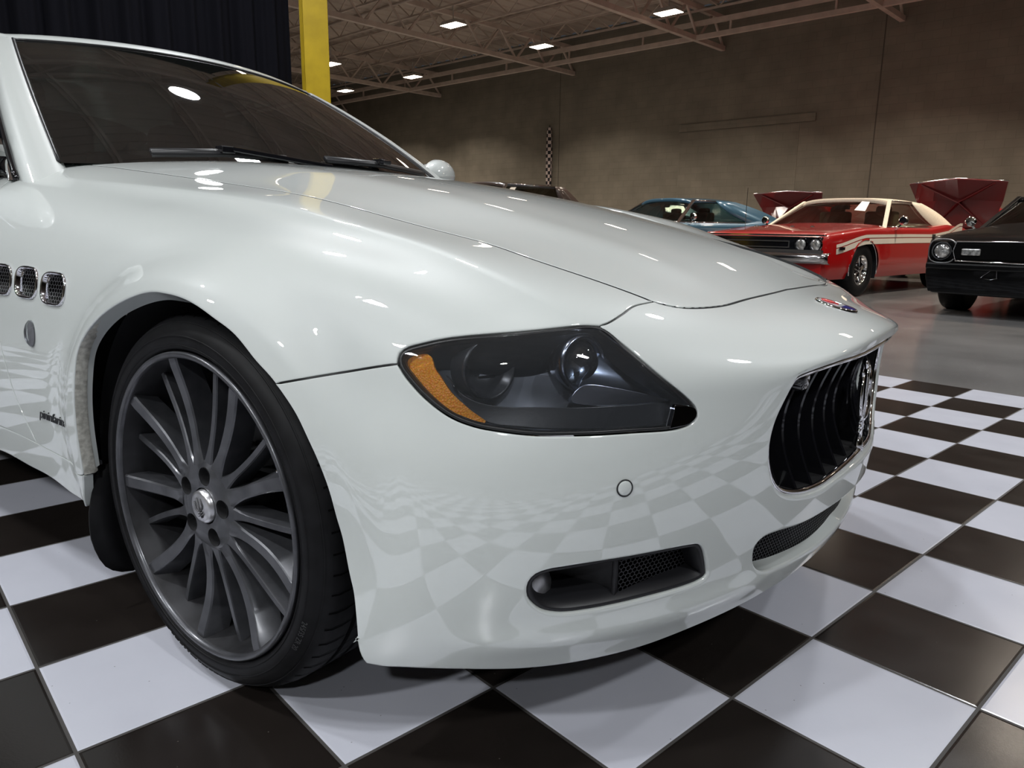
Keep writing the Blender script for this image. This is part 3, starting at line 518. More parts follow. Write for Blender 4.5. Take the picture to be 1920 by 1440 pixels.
# ------------------------------------------------------------------ materials of the white sedan
M = {}
M['paint'] = mat('pearl white paint', (0.615, 0.65, 0.63), 0.45, coat=1.0, coat_rough=0.010)
M['paint'].node_tree.nodes['Principled BSDF'].inputs['Coat IOR'].default_value = 1.78
M['black_plastic'] = mat('black plastic', (0.012, 0.012, 0.014), 0.42)
M['gloss_black'] = mat('gloss black', (0.008, 0.008, 0.010), 0.12, coat=0.5)
M['rubber'] = noise_color(mat('tyre rubber', (0.008, 0.008, 0.009), 0.55, spec=0.22), (0.0025, 0.0025, 0.003), (0.006, 0.006, 0.007), 30)
M['chrome'] = mat('chrome', (0.86, 0.86, 0.88), 0.06, 1.0)
M['dark_chrome'] = mat('dark chrome', (0.25, 0.25, 0.27), 0.12, 1.0)
M['wheel'] = noise_color(mat('graphite wheel lacquer', (0.09, 0.09, 0.10), 0.34, 0.55, coat=0.3, coat_rough=.15), (0.065, 0.067, 0.074), (0.10, 0.102, 0.112), 24, 5)
M['wheel_barrel'] = noise_color(mat('dusty wheel barrel', (0.07, 0.07, 0.075), 0.5, 0.4), (0.010, 0.010, 0.011), (0.034, 0.034, 0.038), 14, 6)
M['steel'] = mat('brake steel', (0.30, 0.30, 0.31), 0.32, 1.0)
M['silver_cap'] = noise_color(mat('brushed centre cap', (0.5, 0.5, 0.52), 0.3, 0.9), (0.50, 0.50, 0.52), (0.80, 0.80, 0.82), 40, 2)
M['liner'] = mat('arch liner felt', (0.006, 0.006, 0.007), 0.95)
M['windshield'] = glass('windscreen glass', (0.09, 0.11, 0.10), 0.02, (.30, .31, .29), ior=2.1)
M['side_glass'] = glass('tinted side glass', (0.05, 0.06, 0.06))
M['lens'] = glass('hazed lamp lens', (0.95, 0.96, 0.98), 0.030, (0.50, 0.54, 0.58), speck=True)
M['lamp_bowl'] = noise_color(mat('lamp bowl', (0.08, 0.09, 0.11), 0.3, 0.7), (0.10, 0.11, 0.13), (0.36, 0.39, 0.45), 9, 2)
M['lamp_black'] = mat('lamp inner black', (0.035, 0.037, 0.042), 0.3, 0.3)
M['lamp_silver'] = mat('lamp silver bezel', (0.42, 0.46, 0.56), 0.22, 1.0)
M['lamp_reflector'] = mat('lamp inner reflector', (0.16, 0.19, 0.25), 0.2, 1.0)
M['seal'] = mat('lamp seal', (0.01, 0.01, 0.011), 0.38)  # also colours the strips that imitate shade in the panel gaps
M['clear'] = glass('clear projector glass', (0.75, 0.8, 0.85), 0.03, (0.5, .5, .55), ior=1.9)
am = mat('amber reflector', (0.85, 0.25, 0.012), 0.35, coat=0.2)
nt = am.node_tree; vo = nt.nodes.new('ShaderNodeTexVoronoi'); vo.inputs['Scale'].default_value = 330; tc = nt.nodes.new('ShaderNodeTexCoord')
cr = nt.nodes.new('ShaderNodeValToRGB'); cr.color_ramp.elements[0].color = (1.0, 0.50, 0.02, 1); cr.color_ramp.elements[1].color = (1.0, 0.30, 0.006, 1); cr.color_ramp.elements[1].position = .75
bp = nt.nodes.new('ShaderNodeBump'); bp.inputs['Strength'].default_value = .8; bp.inputs['Distance'].default_value = .002
nt.links.new(tc.outputs['Object'], vo.inputs['Vector']); nt.links.new(vo.outputs['Distance'], cr.inputs[0]); nt.links.new(cr.outputs[0], nt.nodes['Principled BSDF'].inputs['Base Color'])
nt.links.new(vo.outputs['Distance'], bp.inputs['Height']); nt.links.new(bp.outputs[0], nt.nodes['Principled BSDF'].inputs['Normal'])
M['amber'] = am
M['inside'] = mat('dark cabin trim', (0.012, 0.012, 0.013), 0.8)
M['arch_dirt'] = noise_color(mat('dusty inner arch lip', (0.35, 0.34, 0.31), 0.7), (0.42, 0.41, 0.36), (0.72, 0.71, 0.64), 90, 6)
M['blue'] = mat('badge blue enamel', (0.01, 0.03, 0.32), 0.15, coat=1)
M['red'] = mat('badge red enamel', (0.5, 0.02, 0.02), 0.15, coat=1)
M['white'] = mat('badge white enamel', (0.75, 0.75, 0.78), 0.2, coat=1)
def hexmesh(name, scale, wire=(0.03, 0.03, 0.033), hole=(0.001, 0.001, 0.001), axis='Y'):
    """honeycomb grating drawn on a surface by a procedural pattern (object space)"""
    m_ = mat(name, wire, 0.35, 0.2); nt = m_.node_tree; N = nt.nodes; L = nt.links
    tc = N.new('ShaderNodeTexCoord'); sp = N.new('ShaderNodeSeparateXYZ'); L.new(tc.outputs['Object'], sp.inputs[0])
    cb = N.new('ShaderNodeCombineXYZ')
    def mth(op, a, b=None):
        k = N.new('ShaderNodeMath'); k.operation = op
        for i, q in enumerate((a, b)):
            if q is None: continue
            if isinstance(q, (int, float)): k.inputs[i].default_value = q
            else: L.new(q, k.inputs[i])
        return k.outputs[0]
    px_ = mth('MULTIPLY', sp.outputs[axis], scale); pz_ = mth('MULTIPLY', sp.outputs['Z'], scale * 1.25)
    best = None
    for ox, oz in ((0, 0), (.5, .866)):
        a = mth('SUBTRACT', mth('FRACT', mth('ADD', px_, ox + 100)), .5)
        b = mth('MULTIPLY', mth('SUBTRACT', mth('FRACT', mth('DIVIDE', mth('ADD', pz_, oz + 100), 1.732)), .5), 1.732)
        aa = mth('ABSOLUTE', a); bb = mth('ABSOLUTE', b)
        d = mth('MAXIMUM', aa, mth('ADD', mth('MULTIPLY', aa, .5), mth('MULTIPLY', bb, .866)))
        best = d if best is None else mth('MINIMUM', best, d)
    st = mth('GREATER_THAN', best, .415)
    mx = N.new('ShaderNodeMix'); mx.data_type = 'RGBA'; L.new(st, mx.inputs['Factor']); mx.inputs['A'].default_value = (*hole, 1); mx.inputs['B'].default_value = (*wire, 1)
    L.new(mx.outputs['Result'], N['Principled BSDF'].inputs['Base Color'])
    L.new(mth('MULTIPLY', st, .5), N['Principled BSDF'].inputs['Specular IOR Level'])
    bp = N.new('ShaderNodeBump'); bp.inputs['Distance'].default_value = .003; L.new(st, bp.inputs['Height']); L.new(bp.outputs[0], N['Principled BSDF'].inputs['Normal'])
    return m_
M['mesh'] = hexmesh('honeycomb grating', 115, (0.04, 0.04, 0.045))
M['vent_mesh'] = hexmesh('vent grating', 95, (0.07, 0.07, 0.075), axis='X')

# ------------------------------------------------------------------ white sedan: panels
sedan = empty('luxury_sedan'); tag(sedan, 'large white four-door sedan close up with dark multi-spoke wheel on checkered tiles', 'car')
G_, R_ = .0016, .0016
HG = {'hc': .0022, 'hf': .0018}
def seg(k, g=None, r=R_, d=.014, rev=False, m_=False, cut=None):
    if g is None: g = HG.get(k, G_)
    p = BK[k] if isinstance(k, str) else k
    if cut: p = p[cut[0]:cut[1]]
    p = [tuple(q) for q in p]
    if rev: p = p[::-1]
    if m_: p = mir(p)
    return (p, g, r, d)
def sym(right):
    """right-half chain starting and ending on the centre line, closed with its mirror image"""
    return right + [(mir(s[0])[::-1], s[1], s[2], s[3]) for s in right[::-1]]
hood = Panel(sym([seg('hr', .002), seg('hc'), seg('hf')]), du=.14, dv=.11).build('hood', M['paint'], sedan)
bump_right = [seg('hf', .0010, .0045, rev=True), seg('cut2'), seg('hlbot', .001, .003, .02, rev=True), seg('cut1'), seg('archf', 0, .003, .010), seg('lip', 0, .006, .010)]
def half_hole(k, g, r, d):
    p = [tuple(q) for q in BK[k]]
    return [(p, g, r, d), (mir(p)[::-1], g, r, d)]
holes = [half_hole('grille', 0, .007, .05), half_hole('intake', 0, .007, .06), [seg('fog', 0, .005, .05)], [seg('fog', 0, .005, .05, m_=True)]]
su, sv = BK['sensor'][0]
bumper = Panel(sym(bump_right), holes, du=.062, dv=.058).build('front_bumper', M['paint'], sedan)
fend = Panel([seg('hc', .0010, .0052), seg('cut2'), seg('hltop', .001, .003, .02), seg('cut1'), seg('arch', 0, .004, .035), seg('crease', .001, cut=(0, 3)), seg('door'),
              ([BK['door'][-1], BK['hc'][0]], 0, .002, .02)], [[seg('vent%d' % k, 0, .003, .02)] for k in (1, 2, 3)], du=.085, dv=.065)
fender_r = fend.build('front_fender', M['paint'], sedan); fender_l = fend.build('front_fender', M['paint'], sedan, True)
cr_ = [tuple(q) for q in BK['crease']]; sl = [tuple(q) for q in BK['sill']]
rock = Panel([(cr_, .001, .002, .01), ([cr_[-1], sl[-1]], 0, .002, .01), (sl[:0:-1], 0, .006, .03), ([sl[1], sl[0]], 0, .003, .02)], du=.2, dv=.1)
rock.build('side_sill', M['paint'], sedan); rock.build('side_sill', M['paint'], sedan, True)
dr = [tuple(q) for q in BK['door']]
u_of = lambda x: float(np.interp(x, SB(np.linspace(0, 9, 181), np.full(181, 5.)).T[0], np.linspace(0, 9, 181)))
belt = lambda xa, xb: [(u_of(x), 4.25) for x in np.linspace(xa, xb, 6)]
cb_ = lambda x: (float(np.interp(-x, [-q[0] for q in [(-.603,), (-.79,), (-1.1,), (-1.6,), (-2.2,), (-2.62,)]] if False else [.603, .79, 1.1, 1.6, 2.2, 2.62], [c[0] for c in cr_[2:]])),
                 float(np.interp(-x, [.603, .79, 1.1, 1.6, 2.2, 2.62], [c[1] for c in cr_[2:]])))
fd = Panel([(dr[::-1], G_, R_, .014), (cr_[2:6] + [cb_(-1.72)], .001, .002, .01), ([cb_(-1.72), (u_of(-1.75), 4.25)], G_, R_, .014), (belt(-1.75, -1.02) + [dr[-1]], .001, .002, .02)], du=.1, dv=.12)
fd.build('front_door', M['paint'], sedan); fd.build('front_door', M['paint'], sedan, True)
rd = Panel([([(u_of(-1.75), 4.25), cb_(-1.72)], G_, R_, .014), ([cb_(-1.72), cb_(-2.2), cr_[-1]], .001, .002, .01), ([cr_[-1], (u_of(-2.66), 4.25)], G_, R_, .014), (belt(-2.66, -1.75), .001, .002, .02)], du=.12, dv=.15)
rd.build('rear_door', M['paint'], sedan); rd.build('rear_door', M['paint'], sedan, True)
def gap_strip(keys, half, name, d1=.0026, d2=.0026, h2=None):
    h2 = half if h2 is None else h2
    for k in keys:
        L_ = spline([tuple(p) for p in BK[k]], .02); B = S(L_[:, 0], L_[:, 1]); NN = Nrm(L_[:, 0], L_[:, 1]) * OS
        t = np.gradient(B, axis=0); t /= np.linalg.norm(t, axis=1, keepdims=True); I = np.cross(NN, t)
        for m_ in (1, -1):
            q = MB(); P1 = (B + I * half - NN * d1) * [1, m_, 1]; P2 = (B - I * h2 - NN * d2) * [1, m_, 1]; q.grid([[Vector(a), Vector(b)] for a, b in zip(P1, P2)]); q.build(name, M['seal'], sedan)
gap_strip(('hc', 'hf'), .0020, 'hood_gap_shade', .0008, .0070, -.0002); gap_strip(('cut1', 'cut2', 'door'), .0035, 'panel_gap_shade')  # black strips stand in for the shade inside the panel gaps
ub = u_of(-2.66)
def uvxz(x, z):
    """uv of a side-surface point by direct search"""
    u, v = u_of(x), 6.5
    for _ in range(30):
        p = SB(np.array([u]), np.array([v]))[0]; a = (SB(np.array([u + 1e-3]), np.array([v]))[0] - p) / 1e-3; b = (SB(np.array([u]), np.array([v - 1e-3]))[0] - p) / -1e-3
        J = np.array([[a[0], b[0]], [a[2], b[2]]]); st = np.clip(np.linalg.lstsq(J, np.array([x - p[0], z - p[2]]), rcond=None)[0], -.4, .4); u += st[0]; v = float(np.clip(v + st[1], 4.5, 7.95)); u = float(np.clip(u, .1, 9))
    return (u, v)
arc = [uvxz(-3.064 + .40 * math.cos(a), .34 + .40 * math.sin(a)) for a in np.linspace(-.35, PI + .35, 24)]
rq = Panel([([(ub, -4.3), (ub, 4.3)], .002, .003, .02), ([(ub, 4.3), (ub, arc[0][1])], G_, R_, .014), (arc, 0, .004, .03), ([arc[-1], (.6, 7.8), (.05, 7.8)], 0, .004, .02), ([(.05, 7.8), (.05, 0), (.05, -7.8)], 0, .003, .3),
            ([(.05, -7.8), (.6, -7.8), (arc[-1][0], -arc[-1][1])], 0, .004, .02), (mir(arc)[::-1], 0, .004, .03), ([(ub, -arc[0][1]), (ub, -4.3)], G_, R_, .014)], du=.2, dv=.2)
rq.build('rear_quarter', M['paint'], sedan)
# dark cowl and shelf below the glass house
uh = u_of(-.80)
cowl = Panel([([(ub, -4.3), (ub, 4.3)], 0, .002, .02), ([(ub, 4.3), (u_of(-1.05), 4.2), (u_of(-.86), 3.0)], 0, .002, .02), ([(u_of(-.86), 3.0), (u_of(-.73), 1.8), (u_of(-.68), 0), (u_of(-.73), -1.8), (u_of(-.86), -3.0)], 0, .002, .02),
              ([(u_of(-.86), -3.0), (u_of(-1.05), -4.2), (ub, -4.3)], 0, .002, .02)], du=.25, dv=.25, offset=-.028)
cowl.build('cowl_panel', M['inside'], sedan)

# ------------------------------------------------------------------ glass house
def ws(s_, t):
    b = Vector((-.695 - .155 * s_ * s_, .715 * s_, .975 - .012 * s_ * s_)); e = Vector((-1.36 - .11 * s_ * s_, .54 * s_, 1.376 - .022 * s_ * s_))
    p = b.lerp(e, t); bul = 4 * t * (1 - t) * (.018 + .006 * (1 - s_ * s_))
    return p + Vector((.5, 0, .86)) * bul + Vector((0, .012 * math.copysign(1, s_) * (abs(s_) ** 3) * 4 * t * (1 - t), 0)) * (1 if s_ else 0)
g = MB(); g.grid([[ws(-1 + 2 * j / 40, i / 24) for j in range(41)] for i in range(25)]); g.build('windshield', M['windshield'], sedan, smooth=True)
fr_ = MB()
for sgn in (-1, 1): fr_.tube([ws(sgn * .998, t / 20) + Vector((0, 0, .001)) for t in range(21)], .006, 8)
fr_.tube([ws(-1 + 2 * j / 30, .998) for j in range(31)], .005, 8)
fr_.build('windshield_seal', M['seal'], sedan, smooth=True)
def pillar_sec(t):
    E_ = ws(-1, t); F_ = E_ + Vector((-.035, -.078 + .022 * t, -.032)); n_ = Vector((.30, -.65, .70)).normalized()
    k = .026
    pts = []
    for j in range(9):
        w = j / 8; p = E_.lerp(F_, w) + n_ * (k * 4 * w * (1 - w)); pts.append(p)
    return [E_ - n_ * .012 + Vector((.004, .008, 0)), E_ + n_ * .006] + pts[1:] + [F_ - n_ * .02 + Vector((0, .012, -.004))]
P_ = [pillar_sec(-.12 + 1.12 * i / 24) for i in range(25)]
pm = MB(); pm.grid(P_, flip=True); o = pm.build('windshield_pillar', M['paint'], sedan, smooth=True)
pm = MB(); pm.grid([[Vector((p[0], -p[1], p[2])) for p in r] for r in P_]); pm.build('windshield_pillar', M['paint'], sedan, smooth=True)
# roof: sections from the windscreen header to the boot
xs = [0, .03, .10, .3, .6, .9, 1.15, 1.35, 1.5]
def roof_sec(d):
    zc = float(np.interp(d, [0, .03, .10, .3, .6, .9, 1.15, 1.35, 1.5], [1.380, 1.398, 1.412, 1.432, 1.444, 1.440, 1.422, 1.392, 1.352]))
    hw = float(np.interp(d, [0, .3, .9, 1.5], [.54, .575, .585, .56])); r = []
    for j in range(-12, 13):
        s_ = j / 12; x = -1.36 - .11 * s_ * s_ * max(0, 1 - d / .8) - d; r.append(Vector((x, hw * s_, zc - (.022 + .02 * min(d / .5, 1)) * s_ * s_ - .02 * abs(s_) ** 6 * min(d / .3, 1))))
    # cant rail down to the side glass
    L_ = []
    for sg, base in ((-1, r[0]), (1, r[-1])):
        F_ = base + Vector((-.035, sg * .056, -.032 - .01 * min(d, 1))); n_ = Vector((0, sg * .65, .75)); q = []
        for k in range(1, 7):
            w = k / 6; q.append(base.lerp(F_, w) + n_ * (.016 * 4 * w * (1 - w)))
        q.append(F_ + Vector((0, -sg * .014, -.02)))
        L_.append(q)
    return L_[0][::-1] + r + L_[1]
Rf = [roof_sec(1.5 * (i / 30) ** 1.3) for i in range(31)]
rm = MB(); rm.grid(Rf, flip=True); rm.build('roof', M['paint'], sedan, smooth=True)
# rear screen and side glass
rg = MB(); top = Rf[-1][7:-7]
rg.grid([[Vector((p[0], p[1], p[2])).lerp(Vector((-3.62, p[1] * 1.12, 1.0)), t / 6) + Vector((-.3, 0, .8)) * (.02 * math.sin(PI * t / 6)) for p in top] for t in range(7)], flip=True)
rg.build('rear_window', M['side_glass'], sedan, smooth=True)
side_top = [P_[i][9] for i in range(2, 25)] + [r[1] for r in Rf[1:]] + [Vector((-3.2, -.66, 1.18)), Vector((-3.5, -.70, 1.0))]
def belt_at(x): p, n_ = at(u_of(max(x, -3.6)), 4.25); return Vector((x, p[1] + .004, p[2] - .01))
for sg in (-1, 1):
    sm = MB(); rows = []
    for p in side_top:
        b = belt_at(min(p[0], -.90)); row = []
        for k in range(7):
            w = k / 6; q = Vector(p).lerp(b, w) + Vector((0, -.025 * 4 * w * (1 - w), 0)); row.append(Vector((q[0], q[1] * (1 if sg < 0 else -1), q[2])))
        rows.append(row)
    sm.grid(rows, flip=(sg > 0)); sm.build('side_window', M['side_glass'], sedan, smooth=True)
    tm = MB(); tm.tube([Vector((p[0] - .004, (p[1] - .003) * (1 if sg < 0 else -1), p[2])) for p in side_top], .009, 6)
    for x in (-1.95,): 
        pass
    tm.tube([Vector((x, (belt_at(x)[1] - .004) * (1 if sg < 0 else -1), belt_at(x)[2] + .006)) for x in np.linspace(-.93, -3.3, 14)], .008, 6)
    tm.tube([Vector((-1.95, (-.60 - .0) * (1 if sg < 0 else -1), 1.36)), Vector((-1.95, -.72 * (1 if sg < 0 else -1), 1.15)), Vector((-1.95, -.80 * (1 if sg < 0 else -1), .95))], .02, 6)
    tm.build('window_trim', M['gloss_black'], sedan, smooth=True)
# door mirrors
for sg in (-1, 1):
    mm = MB(); rows = []
    for i in range(13):
        a = i / 12; yy = .79 + .21 * a; rr = .085 * math.sin(PI * min(1, .12 + a * .80)) ** .55
        c = Vector((-1.02 - .05 * a, yy, 1.0 + .015 * a))
        rows.append([c + Vector((.075 * math.cos(b) * rr / .085 * (1 if math.cos(b) > 0 else .35), 0, rr * math.sin(b) * .85)) for b in [2 * PI * k / 20 for k in range(21)]])
    if sg < 0: rows = [[Vector((p[0], -p[1], p[2])) for p in r] for r in rows]
    rows = [[p + Vector((-.02, 0, .022)) for p in r] for r in rows]
    mm.grid(rows, flip=(sg > 0)); mm.add(rows[0][:-1], [tuple(range(20))]); mm.add(rows[-1][:-1], [tuple(range(20))])
    mo = mm.build('door_mirror', M['paint'], sedan, smooth=True)
    fm = MB(); fm.box((-1.0, sg * .80, .957), (.05, .035, .02)); fm.build('mirror_foot', M['gloss_black'], mo, bevel=.006)
    gm = MB(); gm.box((-1.095, sg * .93, 1.027), (.004, .085, .055)); gm.build('mirror_glass', M['chrome'], mo, bevel=.003)
# dashboard, seats and wheel seen dimly through the glass
db = MB(); db.box((-1.12, 0, .93), (.28, .66, .07)); db.build('dashboard', M['inside'], sedan, bevel=.04)
M['leather'] = mat('cabin leather', (0.05, 0.048, 0.045), 0.5)
for y in (-.37, .37):
    st = MB(); st.box((-1.95, y, 1.02), (.09, .24, .20)); st.box((-1.99, y, 1.27), (.05, .12, .07)); st.build('seat_back', M['leather'], sedan, bevel=.05)
sw = MB(); sw.tube([Vector((-1.42 - .06 * math.sin(a), .37 + .18 * math.cos(a), 1.0 + .17 * math.sin(a))) for a in np.linspace(0, 2 * PI, 33)], .015, 8, cap=False); sw.build('steering_wheel', M['inside'], sedan, smooth=True)
im = MB(); im.box((-1.40, 0, 1.315), (.012, .12, .03)); im.build('interior_mirror', M['black_plastic'], sedan, bevel=.01)
fl = MB(); fl.box((-1.8, 0, .25), (1.5, .8, .03)); fl.box((-.55, 0, .5), (.02, .72, .36)); fl.build('underbody', M['liner'], sedan)
# wipers
for (a, b, c) in (((-.775, -.52, 1.0), (-.72, -.14, 1.009), (-.70, -.02, .99)), ((-.74, .02, 1.022), (-.80, .52, 1.012), (-.745, .26, 1.024))):
    wm = MB(); a, b, c = Vector(a), Vector(b), Vector(c); mid = a.lerp(b, .5) + Vector((.01, 0, .008))
    wm.tube([a, mid, b], .008, 6, flat=1.8)
    wo = wm.build('windshield_wiper', M['black_plastic'], sedan, smooth=True)
    am_ = MB(); am_.bar(mid + Vector((0, 0, .012)), c + Vector((.03, 0, .004)), .030, .014); am_.box(mid + Vector((0, 0, .008)), (.018, .02, .010)); am_.build('wiper_arm', M['gloss_black'], wo, bevel=.003)

# ------------------------------------------------------------------ headlamps
def offset_poly(k, off, name, m_, parent, flip, du=.12, dv=.12, g=0., d=.01):
    Panel([(list(map(tuple, BK[k])), g, .001, d)], du=du, dv=dv, offset=off).build(name, m_, parent, flip)
for flip in (False, True):
    fy = -1 if flip else 1
    hlr = empty('headlight'); hlr.parent = sedan
    lp = [tuple(q) for q in BK['hllens']]
    lens = Panel([(lp[:5], .006, .0015, .004), (lp[4:-1], .006, .0015, .004), (lp[-2:], .001, .001, .004), ([lp[-1], lp[0]], .001, .001, .004)], du=.12, dv=.12, offset=-.001)
    lens.build('lamp_lens', M['lens'], hlr, flip)
    # seal: dark ring between body and lens
    full = Panel([seg('hltop', .0005, .001, .02, rev=True), seg('hlbot', .0005, .001, .02, rev=True)][:0] or [(BK['hltop'] + BK['hlbot'][1:-1], 0, .001, .02)], du=.12, dv=.12)
    ms = MB()
    ring = []
    B, NN, I = full.loops3d[0]
    n = len(B)
    prof = [(.0008, -.016), (.0012, -.0025), (.003, -.0015), (.0055, -.0015), (.0070, -.004), (.0070, -.02)]
    vs_ = [tuple((B[k] + I[k] * a + NN[k] * h) * [1, fy, 1]) for k in range(n) for a, h in prof]
    q = len(prof); fs_ = [(k * q + j, k * q + j + 1, ((k + 1) % n) * q + j + 1, ((k + 1) % n) * q + j) for k in range(n) for j in range(q - 1)]
    ms.add(vs_, fs_); ms.build('lamp_seal', M['seal'], hlr, smooth=True)
    # housing: walls and back
    hb = Panel([(BK['hltop'] + BK['hlbot'][1:-1], .006, .001, .01)], du=.2, dv=.2, offset=-.085); hb.build('lamp_housing', M['lamp_bowl'], hlr, flip)
    mw = MB(); prof = [(.008, -.01), (.009, -.088)]; q = 2
    vs_ = [tuple((B[k] + I[k] * a + NN[k] * h) * [1, fy, 1]) for k in range(n) for a, h in prof]
    mw.add(vs_, [(k * 2, k * 2 + 1, ((k + 1) % n) * 2 + 1, ((k + 1) % n) * 2) for k in range(n)]); mw.build('lamp_wall', M['lamp_black'], hlr, smooth=True)
    offset_poly('amber', -.018, 'side_reflector', M['amber'], hlr, flip, .05, .05, d=.006)
    offset_poly('bezel', -.022, 'lower_bezel', M['lamp_black'], hlr, flip, d=.012)
    tp_ = list(map(tuple, BK['hltip']))
    Panel([(tp_[:3], .0012, .001, .012), (tp_[2:6], .0012, .001, .012), ([tp_[5], tp_[0]], .0025, .001, .012)], du=.05, dv=.05, offset=.0004).build('lamp_corner_cover', M['dark_chrome'], hlr, flip)
    def bpos(i, off):
        u, v = BK['bulb'][i]; p, n_ = at(u, v, off); return Vector((p[0], p[1] * fy, p[2])), Vector((n_[0], n_[1] * fy, n_[2]))
    # projector unit: ring, glass ball, shroud ; high beam bowl
    face = Vector((.93, -.32 * fy, .05)).normalized()
    def orient(f):
        x = f.cross(Vector((0, 0, 1))).normalized(); return Matrix((x, x.cross(f), f)).transposed()
    for i, rad, nm in ((0, .036, 'projector_lamp'), (1, .040, 'high_beam_bowl')):
        p, n_ = bpos(i, -.045 if i == 0 else -.05); Rm = orient(face)
        pr = MB()
        if i == 0: prof = [(0, -.03), (rad * .9, -.03), (rad * 1.15, .0), (rad * 1.15, .012), (rad, .014), (rad * .93, .006), (rad * .9, -.01)]
        else: prof = [(0, -.04), (rad * .5, -.034), (rad * .85, -.015), (rad, .006), (rad * 1.08, .008), (rad * 1.1, 0), (rad * 1.1, -.03)]
        pr.lathe(prof, n=40); pr.v = [tuple(p + Rm @ Vector(w)) for w in pr.v]
        po = pr.build(nm, M['lamp_silver'] if i == 0 else M['lamp_black'], hlr, smooth=True)
        if i == 0:
            gl = MB(); gl.lathe([(rad * .88 * math.cos(a), .03 * math.sin(a) - .004) for a in np.linspace(0, PI / 2, 9)], n=32); gl.v = [tuple(p + Rm @ Vector(w)) for w in gl.v]; gl.build('projector_glass', M['clear'], po, smooth=True)
    offset_poly('refl', -.040, 'inner_reflector', M['lamp_reflector'], hlr, flip, .08, .08, d=.03)
    offset_poly('wedge', -.030, 'reflector_wedge', M['lamp_silver'], hlr, flip, .08, .08, d=.02)

# ------------------------------------------------------------------ grille
def loop3d(k, step=.012):
    p = [tuple(q) for q in BK[k]]; L_ = spline(p, step); L_ = np.vstack([L_, [(a, -b) for a, b in L_[::-1][1:-1]]])
    return S(L_[:, 0], L_[:, 1]), Nrm(L_[:, 0], L_[:, 1]) * OS, L_
gp, gn, guv = loop3d('grille')
ctr = gp.mean(0)
gr = empty('grille'); gr.parent = sedan
inn = gp - (gp - ctr) / np.linalg.norm(gp - ctr, axis=1, keepdims=True) * .010 - np.array([.012, 0, 0])
mb = MB(); pts_ = [Vector(p) for p in inn]; mb.tube(pts_ + pts_[:1], .006, 8, cap=False); mb.build('grille_surround', M['chrome'], gr, smooth=True)
gc_ = gp - ctr; gc_ /= np.linalg.norm(gc_, axis=1, keepdims=True)
q = MB(); k3 = [(gp - gc_ * a - np.array([d, 0, 0])) for a, d in ((.012, .016), (.014, .04), (.018, .12))]
n_ = len(gp); q.add([tuple(k3[j][i]) for i in range(n_) for j in range(3)], [(i * 3 + j, i * 3 + j + 1, ((i + 1) % n_) * 3 + j + 1, ((i + 1) % n_) * 3 + j) for i in range(n_) for j in range(2)]); q.build('grille_tray', M['liner'], gr, smooth=True)
zt = lambda y: float(np.interp(abs(y), *zip(*sorted([(abs(p[1]), p[2]) for p in inn if p[2] > .52])))) 
low = sorted([(abs(p[1]), p[2]) for p in inn if p[2] < .50]); up = sorted([(abs(p[1]), p[2]) for p in inn if p[2] >= .50])
zlo = lambda y: float(np.interp(abs(y), *zip(*low))); zup = lambda y: float(np.interp(abs(y), *zip(*up)))
xf = lambda y: .872 - .40 * y * y
for k in range(-6, 7):
    y = k * .056 + .028 * (1 if k >= 0 else 1) - .028
    if k == 0: continue
    z0, z1 = zlo(y), zup(y)
    if z1 - z0 < .06: continue
    sm = MB(); rows = []
    for i in range(15):
        t = i / 14; z = z0 + (z1 - z0) * t; x = xf(y) - .012 - .034 * math.sin(PI * t)
        rows.append([Vector((x, y - .0025, z)), Vector((x + .003, y, z)), Vector((x, y + .0025, z)), Vector((x - .035, y + .002, z)), Vector((x - .035, y - .002, z)), Vector((x, y - .0025, z))])
    sm.grid(rows); sm.build('grille_slat', M['gloss_black'], gr, smooth=False, auto=40)
bm_ = MB(); rows = []
for i in range(13):
    y = -.40 + .80 * i / 12; rows.append([Vector((xf(y) - .085, y, z)) for z in np.linspace(.34, .66, 5)])
bm_.grid(rows); bm_.build('grille_backing', M['liner'], gr)
cy = MB(); cy.lathe([(0, .035), (.017, .035), (.022, .030), (.022, -.03)], n=24)
Rx = Matrix.Rotation(PI / 2, 3, 'Y'); cp = Vector((.80, -.305, .585)); cy.v = [tuple(cp + Rx @ Vector(w)) for w in cy.v]; cy.build('tow_eye_cover', M['gloss_black'], gr, smooth=True)
# trident emblem: three prongs, crossbar and stem, standing in the middle of the grille
tr = MB(); X0 = .866
def prong(pts, w0, w1):
    n_ = len(pts)
    tr.tube([Vector((X0 + x, y, z)) for x, y, z in pts], [w0 + (w1 - w0) * i / (n_ - 1) for i in range(n_)], 8, flat=1.4)
prong([(0, 0, .415), (0.002, 0, .45), (.004, 0, .50), (.004, 0, .545), (.002, 0, .565)], .006, .004)
tr.add([(X0 - .003, 0, .595), (X0 + .006, -.013, .563), (X0 + .006, .013, .563), (X0 - .006, 0, .560)], [(0, 1, 2), (0, 3, 1), (0, 2, 3), (1, 3, 2)])
for sg in (-1, 1):
    prong([(0.003, 0, .463), (.004, sg * .018, .466), (.004, sg * .034, .478), (.004, sg * .040, .50), (.003, sg * .037, .53), (.002, sg * .030, .552)], .006, .004)
    tr.add([(X0, sg * .026, .578), (X0 + .005, sg * .040, .551), (X0 + .005, sg * .020, .549), (X0 - .005, sg * .03, .549)], [(0, 1, 2), (0, 3, 1), (0, 2, 3), (1, 3, 2)])
for z in (.437, .446, .455): tr.tube([Vector((X0 + .002, -.016, z)), Vector((X0 + .003, .016, z))], .0038, 8)
tr.tube([Vector((X0, 0, .385)), Vector((X0 + .001, 0, .400)), Vector((X0 + .001, 0, .43))], [.007, .012, .006], 8)
tr.build('trident_emblem', M['chrome'], gr, smooth=True)
